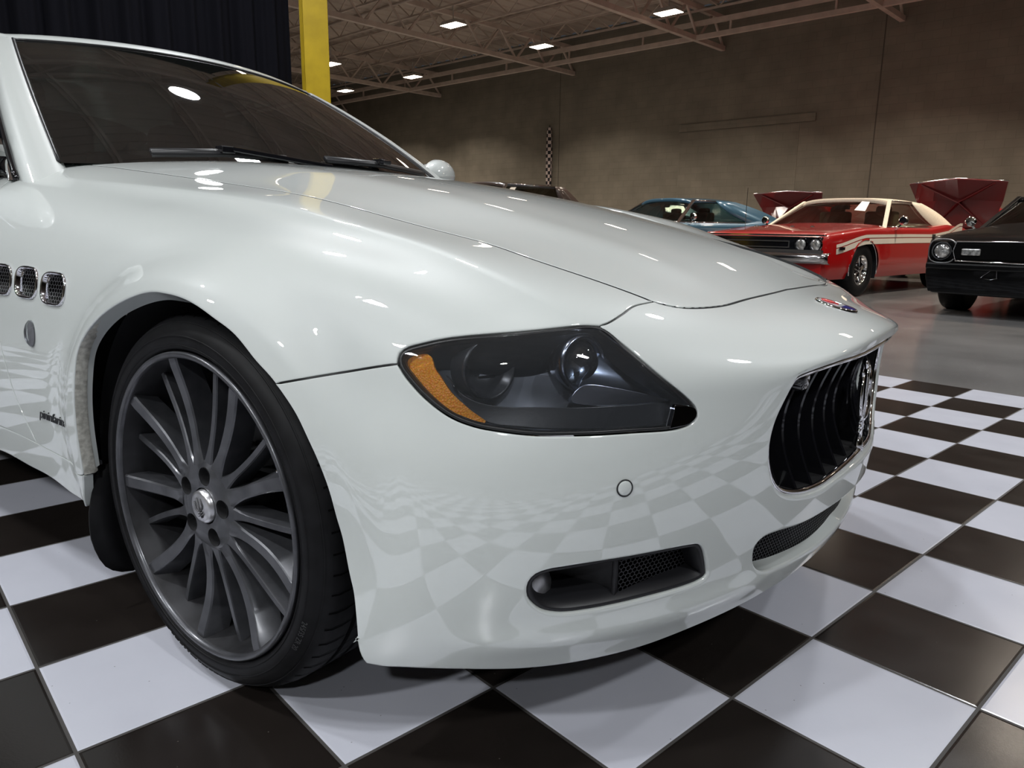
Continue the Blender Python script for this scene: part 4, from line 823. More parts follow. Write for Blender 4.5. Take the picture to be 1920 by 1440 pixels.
# oval badge on the nose
eu, ev = BK['emblem'][0]; ep, en = at(eu, 0.0)
bd = MB(); ex = Vector((en[2], 0, -en[0])).normalized(); ey = Vector((0, 1, 0))
def oval(a, b, h, n=36): return [ep + ex * (a * math.cos(t)) + ey * (b * math.sin(t)) + en * h for t in [2 * PI * k / n for k in range(n)]]
rings = [oval(.042, .029, -.002), oval(.042, .029, .002), oval(.0395, .0265, .0045), oval(.037, .024, .0035)]
bd.grid([r + r[:1] for r in rings]); badge = bd.build('nose_badge', M['chrome'], sedan, smooth=True)
def half_oval(lo, hi, m_, nm):
    q = MB(); t_ = np.linspace(lo, hi, 24); pts = [ep + ex * (.0375 * math.cos(t)) + ey * (.0245 * math.sin(t)) + en * .0036 for t in t_]; q.add(pts, [tuple(range(24))]); q.build(nm, m_, badge)
half_oval(-PI / 2 + .35, PI / 2 - .35, M['blue'], 'badge_lower_field'); half_oval(PI / 2 - .35, 3 * PI / 2 + .35, M['white'], 'badge_upper_field')
q = MB(); up_ = -ex
q.tube([ep + en * .0045 + up_ * z for z in (-.004, .01, .03)], .0016, 6)
for sg in (-1, 1): q.tube([ep + en * .0045 + up_ * z + ey * (sg * y) for y, z in ((0, .004), (.008, .008), (.010, .016), (.008, .027))], .0015, 6)
q.build('badge_trident', M['red'], badge, smooth=True)
# parking sensors
for sg in (1, -1):
    p, n_ = at(su, sv * sg); x = n_.orthogonal().normalized(); Rm = Matrix((x, n_.cross(x), n_)).transposed()
    q = MB(); q.lathe([(.0128, .0006), (.0125, .0016), (.0110, .0016), (.0105, .0004)], n=32); q.v = [tuple(p + Rm @ Vector(w)) for w in q.v]; so = q.build('parking_sensor', M['black_plastic'], sedan, smooth=True)
    q = MB(); q.lathe([(0, .0022), (.009, .0022), (.0108, .0012), (.0108, 0)], n=32); q.v = [tuple(p + Rm @ Vector(w)) for w in q.v]; q.build('sensor_face', M['paint'], so, smooth=True)
# lower intake grating
ip, in_, iuv = loop3d('intake')
q = MB(); rows = []
for i in range(21):
    y = -.43 + .86 * i / 20; rows.append([Vector((.83 - .42 * y * y, y, z)) for z in np.linspace(.19, .36, 5)])
q.grid(rows); q.build('lower_intake_grating', M['mesh'], sedan)
# fog lamp openings: bezel plate, lamp, grating
for sg in (1, -1):
    fg = empty('fog_lamp_opening'); fg.parent = sedan
    fp = [tuple(q) for q in BK['fog']]
    pn = Panel([(fp, .001, .001, .05)], du=.1, dv=.1, offset=-.006)
    B, NN, I = pn.loops3d[0]; n = len(B)
    q = MB(); prof = [(.0, -.001), (.003, .001), (.007, -.001), (.012, -.02), (.016, -.07)]; k_ = len(prof)
    q.add([tuple((B[k] + I[k] * a + NN[k] * h) * [1, sg, 1]) for k in range(n) for a, h in prof], [(k * k_ + j, k * k_ + j + 1, ((k + 1) % n) * k_ + j + 1, ((k + 1) % n) * k_ + j) for k in range(n) for j in range(k_ - 1)])
    q.build('opening_bezel', M['black_plastic'], fg, smooth=True)
    # grating half towards the centre, curved duct half towards the corner
    P0 = Vector((.755, -.515, .315)); P1 = Vector((.705, -.66, .315)); P2 = Vector((.60, -.79, .31))
    def qd(a, b, z0, z1, ia, ib, nm, m_, n_=9, bow=0.):
        g_ = MB(); rows = []
        for i in range(n_):
            t = i / (n_ - 1); c = Vector(a).lerp(Vector(b), t); d = ia + (ib - ia) * t + bow * math.sin(PI * t)
            rows.append([Vector((c[0] - d, (c[1] + d * .35) * sg, z)) for z in (z0, (z0 + z1) / 2, z1)])
        g_.grid(rows); return g_.build(nm, m_, fg, smooth=True)
    qd(P0, P1, .265, .37, .022, .022, 'duct_grating', M['mesh'])
    qd(P1, P2, .24, .38, .024, .05, 'fog_lamp_duct', M['black_plastic'], bow=.05)
    g_ = MB(); g_.bar((P1[0] - .026, (P1[1] + .006) * sg, .274), (P1[0] - .026, (P1[1] + .006) * sg, .362), .016, .006); g_.build('grating_divider', M['black_plastic'], fg, bevel=.002)
    g_ = MB(); g_.lathe([(0, .014), (.02, .012), (.038, .003), (.042, -.012)], n=28); f_ = Vector((.95, -.3 * sg, 0)).normalized(); x = f_.cross(Vector((0, 0, 1))).normalized(); Rm = Matrix((x, x.cross(f_), f_)).transposed(); c = Vector((.592, -.752 * sg, .312))
    g_.v = [tuple(c + Rm @ Vector(w)) for w in g_.v]; g_.build('fog_lamp', M['silver_cap'], fg, smooth=True)
# fender vents
for k in (1, 2, 3):
    for sg in (1, -1):
        L_ = spline([tuple(q) for q in BK['vent%d' % k]], .006, closed=True); B = S(L_[:, 0], L_[:, 1]); NN = Nrm(L_[:, 0], L_[:, 1]) * OS; c = B.mean(0)
        rad = (B - c); rad /= np.linalg.norm(rad, axis=1, keepdims=True); prof = [(.0005, -.001), (.0008, .002), (-.0010, .0042), (-.0035, .0042), (-.0055, .002), (-.0060, -.016)]; n = len(B); k_ = len(prof)
        q = MB(); q.add([tuple((B[i] + rad[i] * a + NN[i] * h) * [1, sg, 1]) for i in range(n) for a, h in prof], [(i * k_ + j, i * k_ + j + 1, ((i + 1) % n) * k_ + j + 1, ((i + 1) % n) * k_ + j) for i in range(n) for j in range(k_ - 1)])
        vo_ = q.build('fender_vent', M['chrome'], sedan, smooth=True)
        q = MB(); q.add([tuple((B[i] - rad[i] * .004 - NN[i] * .010) * [1, sg, 1]) for i in range(n)], [tuple(range(n))]); q.build('vent_grating', M['vent_mesh'], vo_)
# side repeater, scuff below it
for sg in (1, -1):
    u, v = BK['side'][0]; p, n_ = at(u, v); p = Vector((p[0], p[1] * sg, p[2])); n_ = Vector((n_[0], n_[1] * sg, n_[2])); x = Vector((1, 0, 0)); y_ = n_.cross(x).normalized()
    q = MB(); rows = []
    for a, h in ((1.0, -.001), (.97, .004), (.7, .009), (.35, .012), (.02, .013)):
        rows.append([p + x * (.018 * a * math.cos(t)) + y_ * (.028 * a * math.sin(t)) + n_ * h for t in [2 * PI * k / 24 for k in range(25)]])
    q.grid(rows); rp = q.build('side_repeater', M['lens'], sedan, smooth=True)
    q = MB(); q.add([p + x * (.0165 * math.cos(t)) + y_ * (.026 * math.sin(t)) + n_ * .0012 for t in [2 * PI * k / 24 for k in range(24)]], [tuple(range(24))]); q.build('repeater_reflector', M['silver_cap'], rp)
# dark script badge low on each front fender
for sg in (1, -1):
    u, v = BK['script'][0]; p, n_ = at(u, v); p = Vector((p[0], p[1] * sg, p[2])); n_ = Vector((n_[0], n_[1] * sg, n_[2])); x = (Vector((1, 0, -.05)) - n_ * n_[0]).normalized() * sg; y_ = n_.cross(x).normalized() * (1 if n_.cross(x)[2] > 0 else -1)
    vs_, fs_ = text_mesh('pininfarina', .030, .0007, font_shear=.45, spacing=.92)
    if vs_: q = MB(); q.add([p + x * w.x + y_ * w.y + n_ * (w.z + .0008 + 1.2 * (w.x ** 2) * 0) for w in vs_], fs_); q.build('script_badge', M['black_plastic'], sedan)
# ------------------------------------------------------------------ front wheel
def make_wheel():
    w = empty('front_wheel')
    t = MB(); t.lathe([(.270, .004), (.2745, -.003), (.279, -.010), (.288, -.0135), (.302, -.0125), (.316, -.006), (.327, .005), (.335, .019), (.3392, .040), (.340, .070), (.340, .205), (.336, .225), (.325, .24), (.295, .246), (.272, .235)], axis='y', n=96)
    tyre = t.build('tyre', M['rubber'], w, smooth=True)
    # sidewall ribs and tread blocks
    r = MB(); 
    for rr, hh in ((.285, -.0128), (.301, -.0127), (.3225, .0)): r.lathe([(rr - .0016, hh + .001), (rr, hh - .0016), (rr + .0016, hh + .001)], axis='y', n=96)
    r.build('sidewall_rib', M['rubber'], tyre, smooth=True)
    g_ = MB(); n_ = 60
    for k in range(n_):
        a = 2 * PI * k / n_
        for (y0, y1, sk) in ((.010, .104, .085), (.150, .238, -.06)):
            p0 = (.3402, y0); p1 = (.3402, y1)
            ang = lambda f: a + sk * f ** 1.6
            vs_ = []
            for f in (0, .12, .3, .5, .75, 1):
                y = y0 + (y1 - y0) * f; rr = float(np.interp(y, [.005, .019, .040, .070, .205, .225, .24], [.3278, .3360, .3403, .3412, .3412, .3372, .326]))
                da = .0050 * (1 - .6 * f)
                for s_ in (-da, da): vs_.append((rr * math.cos(ang(f) + s_), y, rr * math.sin(ang(f) + s_)))
            g_.add(vs_, [(2 * z_, 2 * z_ + 1, 2 * z_ + 3, 2 * z_ + 2) for z_ in range(5)])
    for y in (.062, .10, .14, .178): g_.lathe([(.3410, y - .004), (.3410, y + .004)], axis='y', n=96)
    g_.build('tread_groove', mat('tread groove', (0.001, 0.001, 0.001), 0.95, spec=0.1), tyre)
    # raised size lettering around the sidewall
    M['lettering'] = mat('raised rubber lettering', (.035, .035, .037), .45)
    vs_, fs_ = text_mesh('245/35 ZR 20', .012, .0004); rr = .306; a0 = -.50
    if vs_: q = MB(); q.add([((rr + v.y) * math.cos(a0 - v.x / rr), float(np.interp(rr + v.y, [.288, .302, .316, .327], [-.0135, -.0125, -.006, .005])) - .0007 - v.z, (rr + v.y) * math.sin(a0 - v.x / rr)) for v in vs_], fs_); q.build('sidewall_lettering', M['lettering'], tyre)
    # rows of tiny moulded marks low on the sidewall
    q = MB(); random.seed(8)
    for rr, h_ in ((.322, .0030), (.316, .0022)):
        a = -2.15
        while a < -1.45:
            w_ = random.uniform(.004, .014); c_ = Vector((rr * math.cos(a), float(np.interp(rr, [.302, .316, .327], [-.0125, -.006, .005])) - .0003, rr * math.sin(a))); t_ = Vector((-math.sin(a), 0, math.cos(a))); e_ = Vector((math.cos(a), 0, math.sin(a)))
            q.bar(c_ - t_ * w_ / 2, c_ + t_ * w_ / 2, h_, .0010, up=(0, 1, 0)); a += w_ / rr + random.choice((.006, .009, .02))
    q.build('sidewall_marks', mat('sunken marks', (.002, .002, .002), .8), tyre)
    rim = MB(); rim.lathe([(.2735, -.004), (.2745, -.010), (.271, -.0135), (.266, -.012), (.262, -.002), (.258, .012), (.246, .05), (.240, .10), (.238, .20), (.262, .225), (.270, .232)], axis='y', n=96)
    rim_o = rim.build('rim', M['wheel_barrel'], w, smooth=True)
    lipm = MB(); lipm.lathe([(.2742, -.0095), (.2735, -.0135), (.2690, -.0150), (.2640, -.0125), (.2625, -.006)], axis='y', n=96); lipm.build('rim_lip', M['wheel'], rim_o, smooth=True)
    # spokes: nine broad and nine slim, alternating
    for k in range(18):
        a = math.radians(22 + 20 * k); broad = k % 2 == 0; sp = MB(); rows = []
        ca, sa = math.cos(a), math.sin(a); er = Vector((ca, 0, sa)); et = Vector((-sa, 0, ca)); r1 = .2625 if broad else .256
        for i in range(15):
            f = i / 14; rr = .0735 + (r1 - .0735) * f
            hw = (.0098 + .0035 * f + .008 * max(0, 1 - f / .26) ** 2) if broad else (.0064 - .0005 * f + .008 * max(0, 1 - f / .26) ** 2)
            face_y = (.0060 + .010 * math.sin(PI * min(1, f * 1.05)) - .010 * f) if broad else (.0070 + .008 * math.sin(PI * f) + .014 * f ** 3)
            dp = (.052 if broad else .042) * (1 - .25 * f); sk = (.014 if broad else .006) * f
            c = er * rr
            sweep = .004 * math.sin(PI * f) * (1 if broad else -1)
            rows.append([c + et * (-hw + sweep) + Vector((0, face_y + .0025, 0)), c + et * (-hw * .75 + sweep) + Vector((0, face_y, 0)), c + et * (hw * .75 + sweep) + Vector((0, face_y, 0)), c + et * (hw + sweep) + Vector((0, face_y + .0025, 0)),
                         c + et * (hw * 1.1 + sk + sweep) + Vector((0, face_y + dp, 0)), c + et * (-hw * 1.1 + sk * .2 + sweep) + Vector((0, face_y + dp, 0)), c + et * (-hw + sweep) + Vector((0, face_y + .0025, 0))])
        sp.grid(rows); q = len(rows[0]); sp.f.append(tuple((14 * q + j) for j in range(q - 1))); sp.mi.append(0)
        sp.build('spoke', M['wheel'], w, auto=35, smooth=True)
    # hub with five bores
    hb = MB(); angs = [math.radians(152 + 72 * k) for k in range(5)]; nseg = 120
    hub_prof = [(.034, .004), (.040, .000), (.060, .001), (.078, .006), (.088, .018), (.090, .05)]
    # plate with holes: build by CDT
    outer = [Vector((.082 * math.cos(t), .082 * math.sin(t))) for t in np.linspace(0, 2 * PI, 72, endpoint=False)]
    inner = [Vector((.033 * math.cos(t), .033 * math.sin(t))) for t in np.linspace(0, 2 * PI, 40, endpoint=False)]
    hol = [[Vector((.057 * math.cos(b) + .0165 * math.cos(t), .057 * math.sin(b) + .0165 * math.sin(t))) for t in np.linspace(0, 2 * PI, 28, endpoint=False)] for b in angs]
    V = outer + inner + sum(hol, []); E = []; o_ = 0
    for L_ in [outer, inner] + hol: E += [(o_ + k, o_ + (k + 1) % len(L_)) for k in range(len(L_))]; o_ += len(L_)
    rr_ = delaunay_2d_cdt(V, E, [], 0, 1e-7); pv = [Vector(p) for p in rr_[0]]
    tri = []
    for t_ in rr_[2]:
        c = sum((pv[i] for i in t_), Vector((0, 0))) / 3
        if c.length < .0328 or any((c - Vector((.057 * math.cos(b), .057 * math.sin(b)))).length < .0163 for b in angs): continue
        tri.append(tuple(t_))
    fy_ = lambda p: float(np.interp(p.length, [.033, .042, .06, .075, .082], [.004, .001, .001, .004, .009]))
    hb.add([(p.x, fy_(p), p.y) for p in pv], tri)
    hb.lathe([(.082, .009), (.0835, .016), (.085, .05)], axis='y', n=72); hb.lathe([(.033, .004), (.031, .012)], axis='y', n=48)
    bores = []
    for b in angs:
        bore = MB(); bores.append(bore); bore.lathe([(.0165, .0015), (.0152, .004), (.0145, .034), (0, .034)], o=(.057 * math.cos(b), 0, .057 * math.sin(b)), axis='y', n=28)
    hub = hb.build('hub', M['wheel'], w, smooth=True, auto=50)
    for bore in bores: bore.build('bolt_bore', M['liner'], hub, smooth=True)  # black material puts the shade of the deep bores into their colour
    for b in angs:
        q = MB(); q.lathe([(0, .014), (.007, .014), (.0090, .018), (.0095, .034)], o=(.057 * math.cos(b), 0, .057 * math.sin(b)), axis='y', n=6); q.build('wheel_bolt', M['steel'], w)
    q = MB(); q.lathe([(0, -.006), (.024, -.0052), (.029, -.003), (.0305, .006)], axis='y', n=48); cap = q.build('centre_cap', M['silver_cap'], w, smooth=True)
    q = MB(); tw = math.radians(24); Rt = lambda y, z: (y * math.cos(tw) - z * math.sin(tw), -.0070, y * math.sin(tw) + z * math.cos(tw))
    for pth, rad in ((((0, -.019), (0, .018)), .0015), (((-.010, .014), (-.011, .0), (-.006, -.005), (0, -.006), (.006, -.005), (.011, .0), (.010, .014)), .0013), (((-.006, -.010), (.006, -.010)), .0016), (((-.008, -.014), (.008, -.014)), .0012)):
        q.tube([Rt(*p) for p in pth], rad, 6)
    q.build('cap_trident', mat('cap trident grey', (.08, .08, .085), .45, .3), cap, smooth=True)
    q = MB(); q.lathe([(.09, .10), (.178, .10), (.180, .103), (.180, .125), (.178, .128), (.09, .128)], axis='y', n=72); q.build('brake_disc', M['steel'], w, smooth=True, auto=30)
    q = MB(); q.lathe([(.13, .078), (.195, .078), (.200, .09), (.200, .14), (.13, .14)], axis='y', n=24, a0=-.5, a1=.6, closed=True); q.build('brake_caliper', M['black_plastic'], w, bevel=.004)
    q = MB(); q.lathe([(0, .05), (.10, .05), (.10, .12)], axis='y', n=40); q.build('disc_bell', M['liner'], w, smooth=True)
    q = MB(); q.lathe([(0, .135), (.232, .135)], axis='y', n=40); q.build('dust_shield', M['liner'], w)
    q = MB(); q.tube([(.200, .045, .105), (.188, .02, .098)], .004, 8); q.build('tyre_valve', M['chrome'], w, smooth=True)
    return w
wheel = make_wheel(); wheel.parent = sedan; wheel.location = (0, -.902, .341)
def far_wheel(x, sg):
    c = copy_tree(wheel, sedan); c.location = (x, sg * .902, .341)
    if sg > 0: c.rotation_euler = (0, 0, PI)
    return c
far_wheel(0, 1)
for sg in (-1, 1): far_wheel(-3.064, sg).name = 'rear_wheel'
# wheel arch liners, inner lip, mud flaps
for x0 in (0, -3.064):
    for sg in (-1, 1):
        q = MB(); q.lathe([(.392, -.888), (.395, -.86), (.396, -.60), (.392, -.52), (0, -.52)], o=(x0, 0, .34), axis='y', n=48, a0=-.22, a1=PI + .12)
        q.lathe([(.380, -.80), (.392, -.79), (.396, -.52)], o=(x0, 0, .34), axis='y', n=8, a0=-.52, a1=-.2)
        if sg > 0: q.v = [(a, -b, c) for a, b, c in q.v]
        q.build('arch_liner', M['liner'], sedan, smooth=True)
q = MB(); lp_ = spline([tuple(p) for p in BK['arch']], .02); B = S(lp_[:, 0], lp_[:, 1])
rows = []
for p in B:
    d = Vector((-p[0], 0, .34 - p[2])).normalized(); f = 1 if p[0] < 0 else max(0., 1 - p[0] / .15)
    a = Vector(p) + Vector((0, .003, 0)); rows.append([a, a + d * .002 + Vector((0, .007, 0)), a + d * (.003 * f) + Vector((0, .012 + .008 * f, 0)), a - d * .008 + Vector((0, .03, 0))])
q.grid(rows); q.build('arch_inner_lip', M['arch_dirt'], sedan, smooth=True)
q.v = [(a, -b, c) for a, b, c in q.v]; q.f = [f[::-1] for f in q.f]; q.build('arch_inner_lip', M['arch_dirt'], sedan, smooth=True)
for sg in (-1, 1):
    q = MB(); rows = []
    for z in (.335, .30, .27, .24, .21, .18, .155, .13, .112, .098, .088, .083):
        yo = float(np.interp(z, [.083, .088, .098, .112, .13, .155, .19, .24, .325], [.845, .870, .889, .903, .912, .920, .927, .924, .903])); yi = float(np.interp(z, [.083, .10, .13], [.76, .72, .70]))
        rows.append([Vector((-.392 - .03 * (.335 - z) + .005 * math.sin(9 * y_), sg * (yo + (yi - yo) * y_), z)) for y_ in (0, .2, .4, .6, .8, 1)])
    q.grid(rows); q.build('mud_flap', M['rubber'], sedan, smooth=True, solid=.006)

# ------------------------------------------------------------------ things in the hall behind
pole_y = noise_color(mat('yellow column paint', (0.62, 0.45, 0.01), 0.42, coat=.3, coat_rough=.2), (0.48, 0.325, 0.005), (0.60, 0.41, 0.008), 4)
q = MB(); H_ = 3.62
for dx, w, t in ((-.125, .02, .14), (.125, .02, .14), (0, .11, .012)):
    q.box((dx, 0, H_), (w / 2 if abs(dx) > 0 else w, t, H_ - .0))
o = q.build('steel_column', pole_y, bevel=.004); o.matrix_world = Matrix.Translation(room(8.02, 5.07, -.012)) @ Matrix.Rotation(math.radians(150), 4, 'Z'); tag(o, 'tall yellow painted steel column rising behind the white sedan', 'column')
cm_ = mat('black drape velvet', (0.006, 0.006, 0.009), 0.9, spec=.1)
q = MB(); rows = []; random.seed(4)
for i in range(0, 561):
    s_ = i / 560; p = 4.93 - 7.4 * s_; ph = s_ * 150; w = .045 * math.sin(ph) + .02 * math.sin(2.3 * ph + 1) + .015 * math.sin(.6 * ph)
    rows.append([room(8.3 + w * k_, p, z) for z, k_ in ((.05, 1.3), (1.5, 1.1), (3.2, 1.), (5.2, .7), (6.3, .5))])
q.grid(rows); cur = tag(q.build('curtain', cm_, smooth=True), 'black pleated drape hanging behind the windshield of the white sedan', 'curtain')
q = MB(); q.tube([room(8.3, 5.0, 6.32), room(8.3, -2.6, 6.32)], .025, 8); q.build('curtain_rail', mat('rail', (.03, .03, .03), .4, .8), cur, smooth=True)
# rolled checkered flag on the back wall
fm_ = mat('checkered flag cloth', (.7, .7, .7), .8); nt = fm_.node_tree; N = nt.nodes; L = nt.links
ck = N.new('ShaderNodeTexChecker'); ck.inputs['Scale'].default_value = 8.5; ck.inputs['Color1'].default_value = (.62, .52, .49, 1); ck.inputs['Color2'].default_value = (.012, .012, .016, 1)
tc = N.new('ShaderNodeTexCoord'); L.new(tc.outputs['Object'], ck.inputs['Vector']); L.new(ck.outputs['Color'], N['Principled BSDF'].inputs['Base Color'])
q = MB(); rows = []
for i in range(33):
    z = -1.25 + 2.4 * i / 32; f = i / 32; r_ = .035 + .085 * math.sin(PI * min(1, (1 - f) * .9 + .08)) ** .8
    rows.append([Vector((r_ * math.cos(a) * (1 + .25 * math.cos(5 * a + z * 2)), .06 * math.sin(a) * (1 + .3 * math.cos(5 * a + z * 2)) + .02, z)) for a in [2 * PI * k / 28 for k in range(29)]])
q.grid(rows); fo = q.build('checkered_flag', fm_, smooth=True); fo.matrix_world = Matrix.Translation(room(18.28, WALLP - .12, 3.15)) @ ROT.to_4x4(); tag(fo, 'narrow furled black and white checkered flag hanging against the back wall', 'flag')
q = MB(); q.tube([(0, .02, -1.3), (0, .02, 1.25)], .014, 8); q.build('flag_pole', M['steel'], fo, smooth=True)
# filled opening and expansion joints in the block wall: real shallow steps
def on_wall(a0, z0, a1, z1, t, m_, name, label, w=.03):
    q = MB(); q.bar(room(a0, WALLP - t / 2, z0), room(a1, WALLP - t / 2, z1), w, t, up=RP); tag(q.build(name, m_), label, 'trim', kind='structure')
on_wall(7.14, 0, 7.14, 7.2, .006, dk, 'trim_1', 'dark vertical joint in the back wall above the red coupe')
on_wall(17.9, 0, 17.9, 7.2, .006, dk, 'trim_2', 'faint vertical joint in the back wall beside the flag', .02)
q = MB(); q.box((0, 0, 0), (2.13, .045, .105)); o = q.build('trim_3', wm_); o.matrix_world = Matrix.Translation(room(10.84, WALLP, 3.87)) @ ROT.to_4x4(); tag(o, 'long lintel strip standing proud of the back wall', 'trim', kind='structure')
q = MB(); q.box((0, 0, 0), (1.9, .008, 1.87)); o = q.build('trim_4', wm_); o.matrix_world = Matrix.Translation(room(11.05, WALLP, 1.88)) @ ROT.to_4x4(); tag(o, 'blocked-up doorway below the lintel of the back wall', 'trim', kind='structure')

# ------------------------------------------------------------------ ceiling lights
em_w = mat('warm lamp diffuser', (1, 1, 1), emit=(1.0, 0.86, 0.70), strength=WARM_E)
em_c = mat('cool lamp diffuser', (1, 1, 1), emit=(0.93, 0.97, 1.0), strength=COOL_E)
hous = mat('lamp housing', (0.5, 0.48, 0.45), .5)
def lamp(r, power, colr, sx, sy, spread, shape='RECTANGLE'):
    ld = bpy.data.lights.new('lamp_light', 'AREA'); ld.shape = shape; ld.size = sx
    if shape == 'RECTANGLE': ld.size_y = sy
    ld.energy = power; ld.color = colr; ld.spread = math.radians(spread)
    lo = bpy.data.objects.new('lamp_light', ld); col.objects.link(lo); lo.parent = r; lo.location = (0, 0, -.004)
    return lo
def light_warm():
    r = empty('ceiling_light')
    q = MB(); q.box((0, 0, .06), (.33, .21, .05), taper=.8); q.build('housing', hous, r, bevel=.01)
    q = MB(); q.add([(-.31, -.19, .004), (.31, -.19, .004), (.31, .19, .004), (-.31, .19, .004)], [(0, 3, 2, 1)]); q.build('diffuser', em_w, r); lamp(r, WARM_P, (1.0, .87, .73), .62, .38, 125)
    q = MB(); q.bar((0, 0, .1), (0, 0, .5), .02); q.build('hanger', hous, r)
    return r
def light_cool():
    r = empty('high_bay_light')
    q = MB(); q.lathe([(.235, .01), (.24, .03), (.20, .09), (.08, .14), (0, .15)], n=32); q.build('housing', hous, r, smooth=True)
    q = MB(); q.lathe([(0, .012), (.225, .012)], n=40); q.f = [f[::-1] for f in q.f]; q.build('diffuser', em_c, r); lamp(r, COOL_P, (.95, .975, 1.0), .45, .45, 150, 'DISK')
    q = MB(); q.bar((0, 0, .1), (0, 0, .5), .02); q.build('hanger', hous, r)
    return r
lw = light_warm(); lc = light_cool()
wl = ['warm ceiling light at the top edge of the picture above the wall lintel', 'warm ceiling light straight above the checkered flag beside the edge beam', 'small warm ceiling light close to the back wall, left of the flag', 'smallest warm ceiling light just above the white roof of the sedan',
      'bright warm ceiling light one row nearer than the edge beam', 'warm ceiling light touching the right side of the yellow column']
for i, (a, p) in enumerate(WARM):
    o = lw if i == 0 else copy_tree(lw)
    o.matrix_world = Matrix.Translation(room(a, p, LIGHT_Z)) @ Matrix.Rotation(math.atan2(RA[1], RA[0]) , 4, 'Z')
    if i < len(wl): tag(o, wl[i], 'ceiling light')
    else: tag(o, 'warm rectangular ceiling light of the hall outside the picture', 'ceiling light', 'warm lights outside the picture')
for i, (a, p, pw) in enumerate(COOL):
    o = lc if i == 0 else copy_tree(lc); o.location = room(a, p, LIGHT_Z)
    for ch in o.children:
        if ch.type == 'LIGHT': ch.data = ch.data.copy(); ch.data.energy = COOL_P * pw
    tag(o, 'round cool white high bay light above the display floor outside the picture', 'ceiling light', 'round high bay lights')

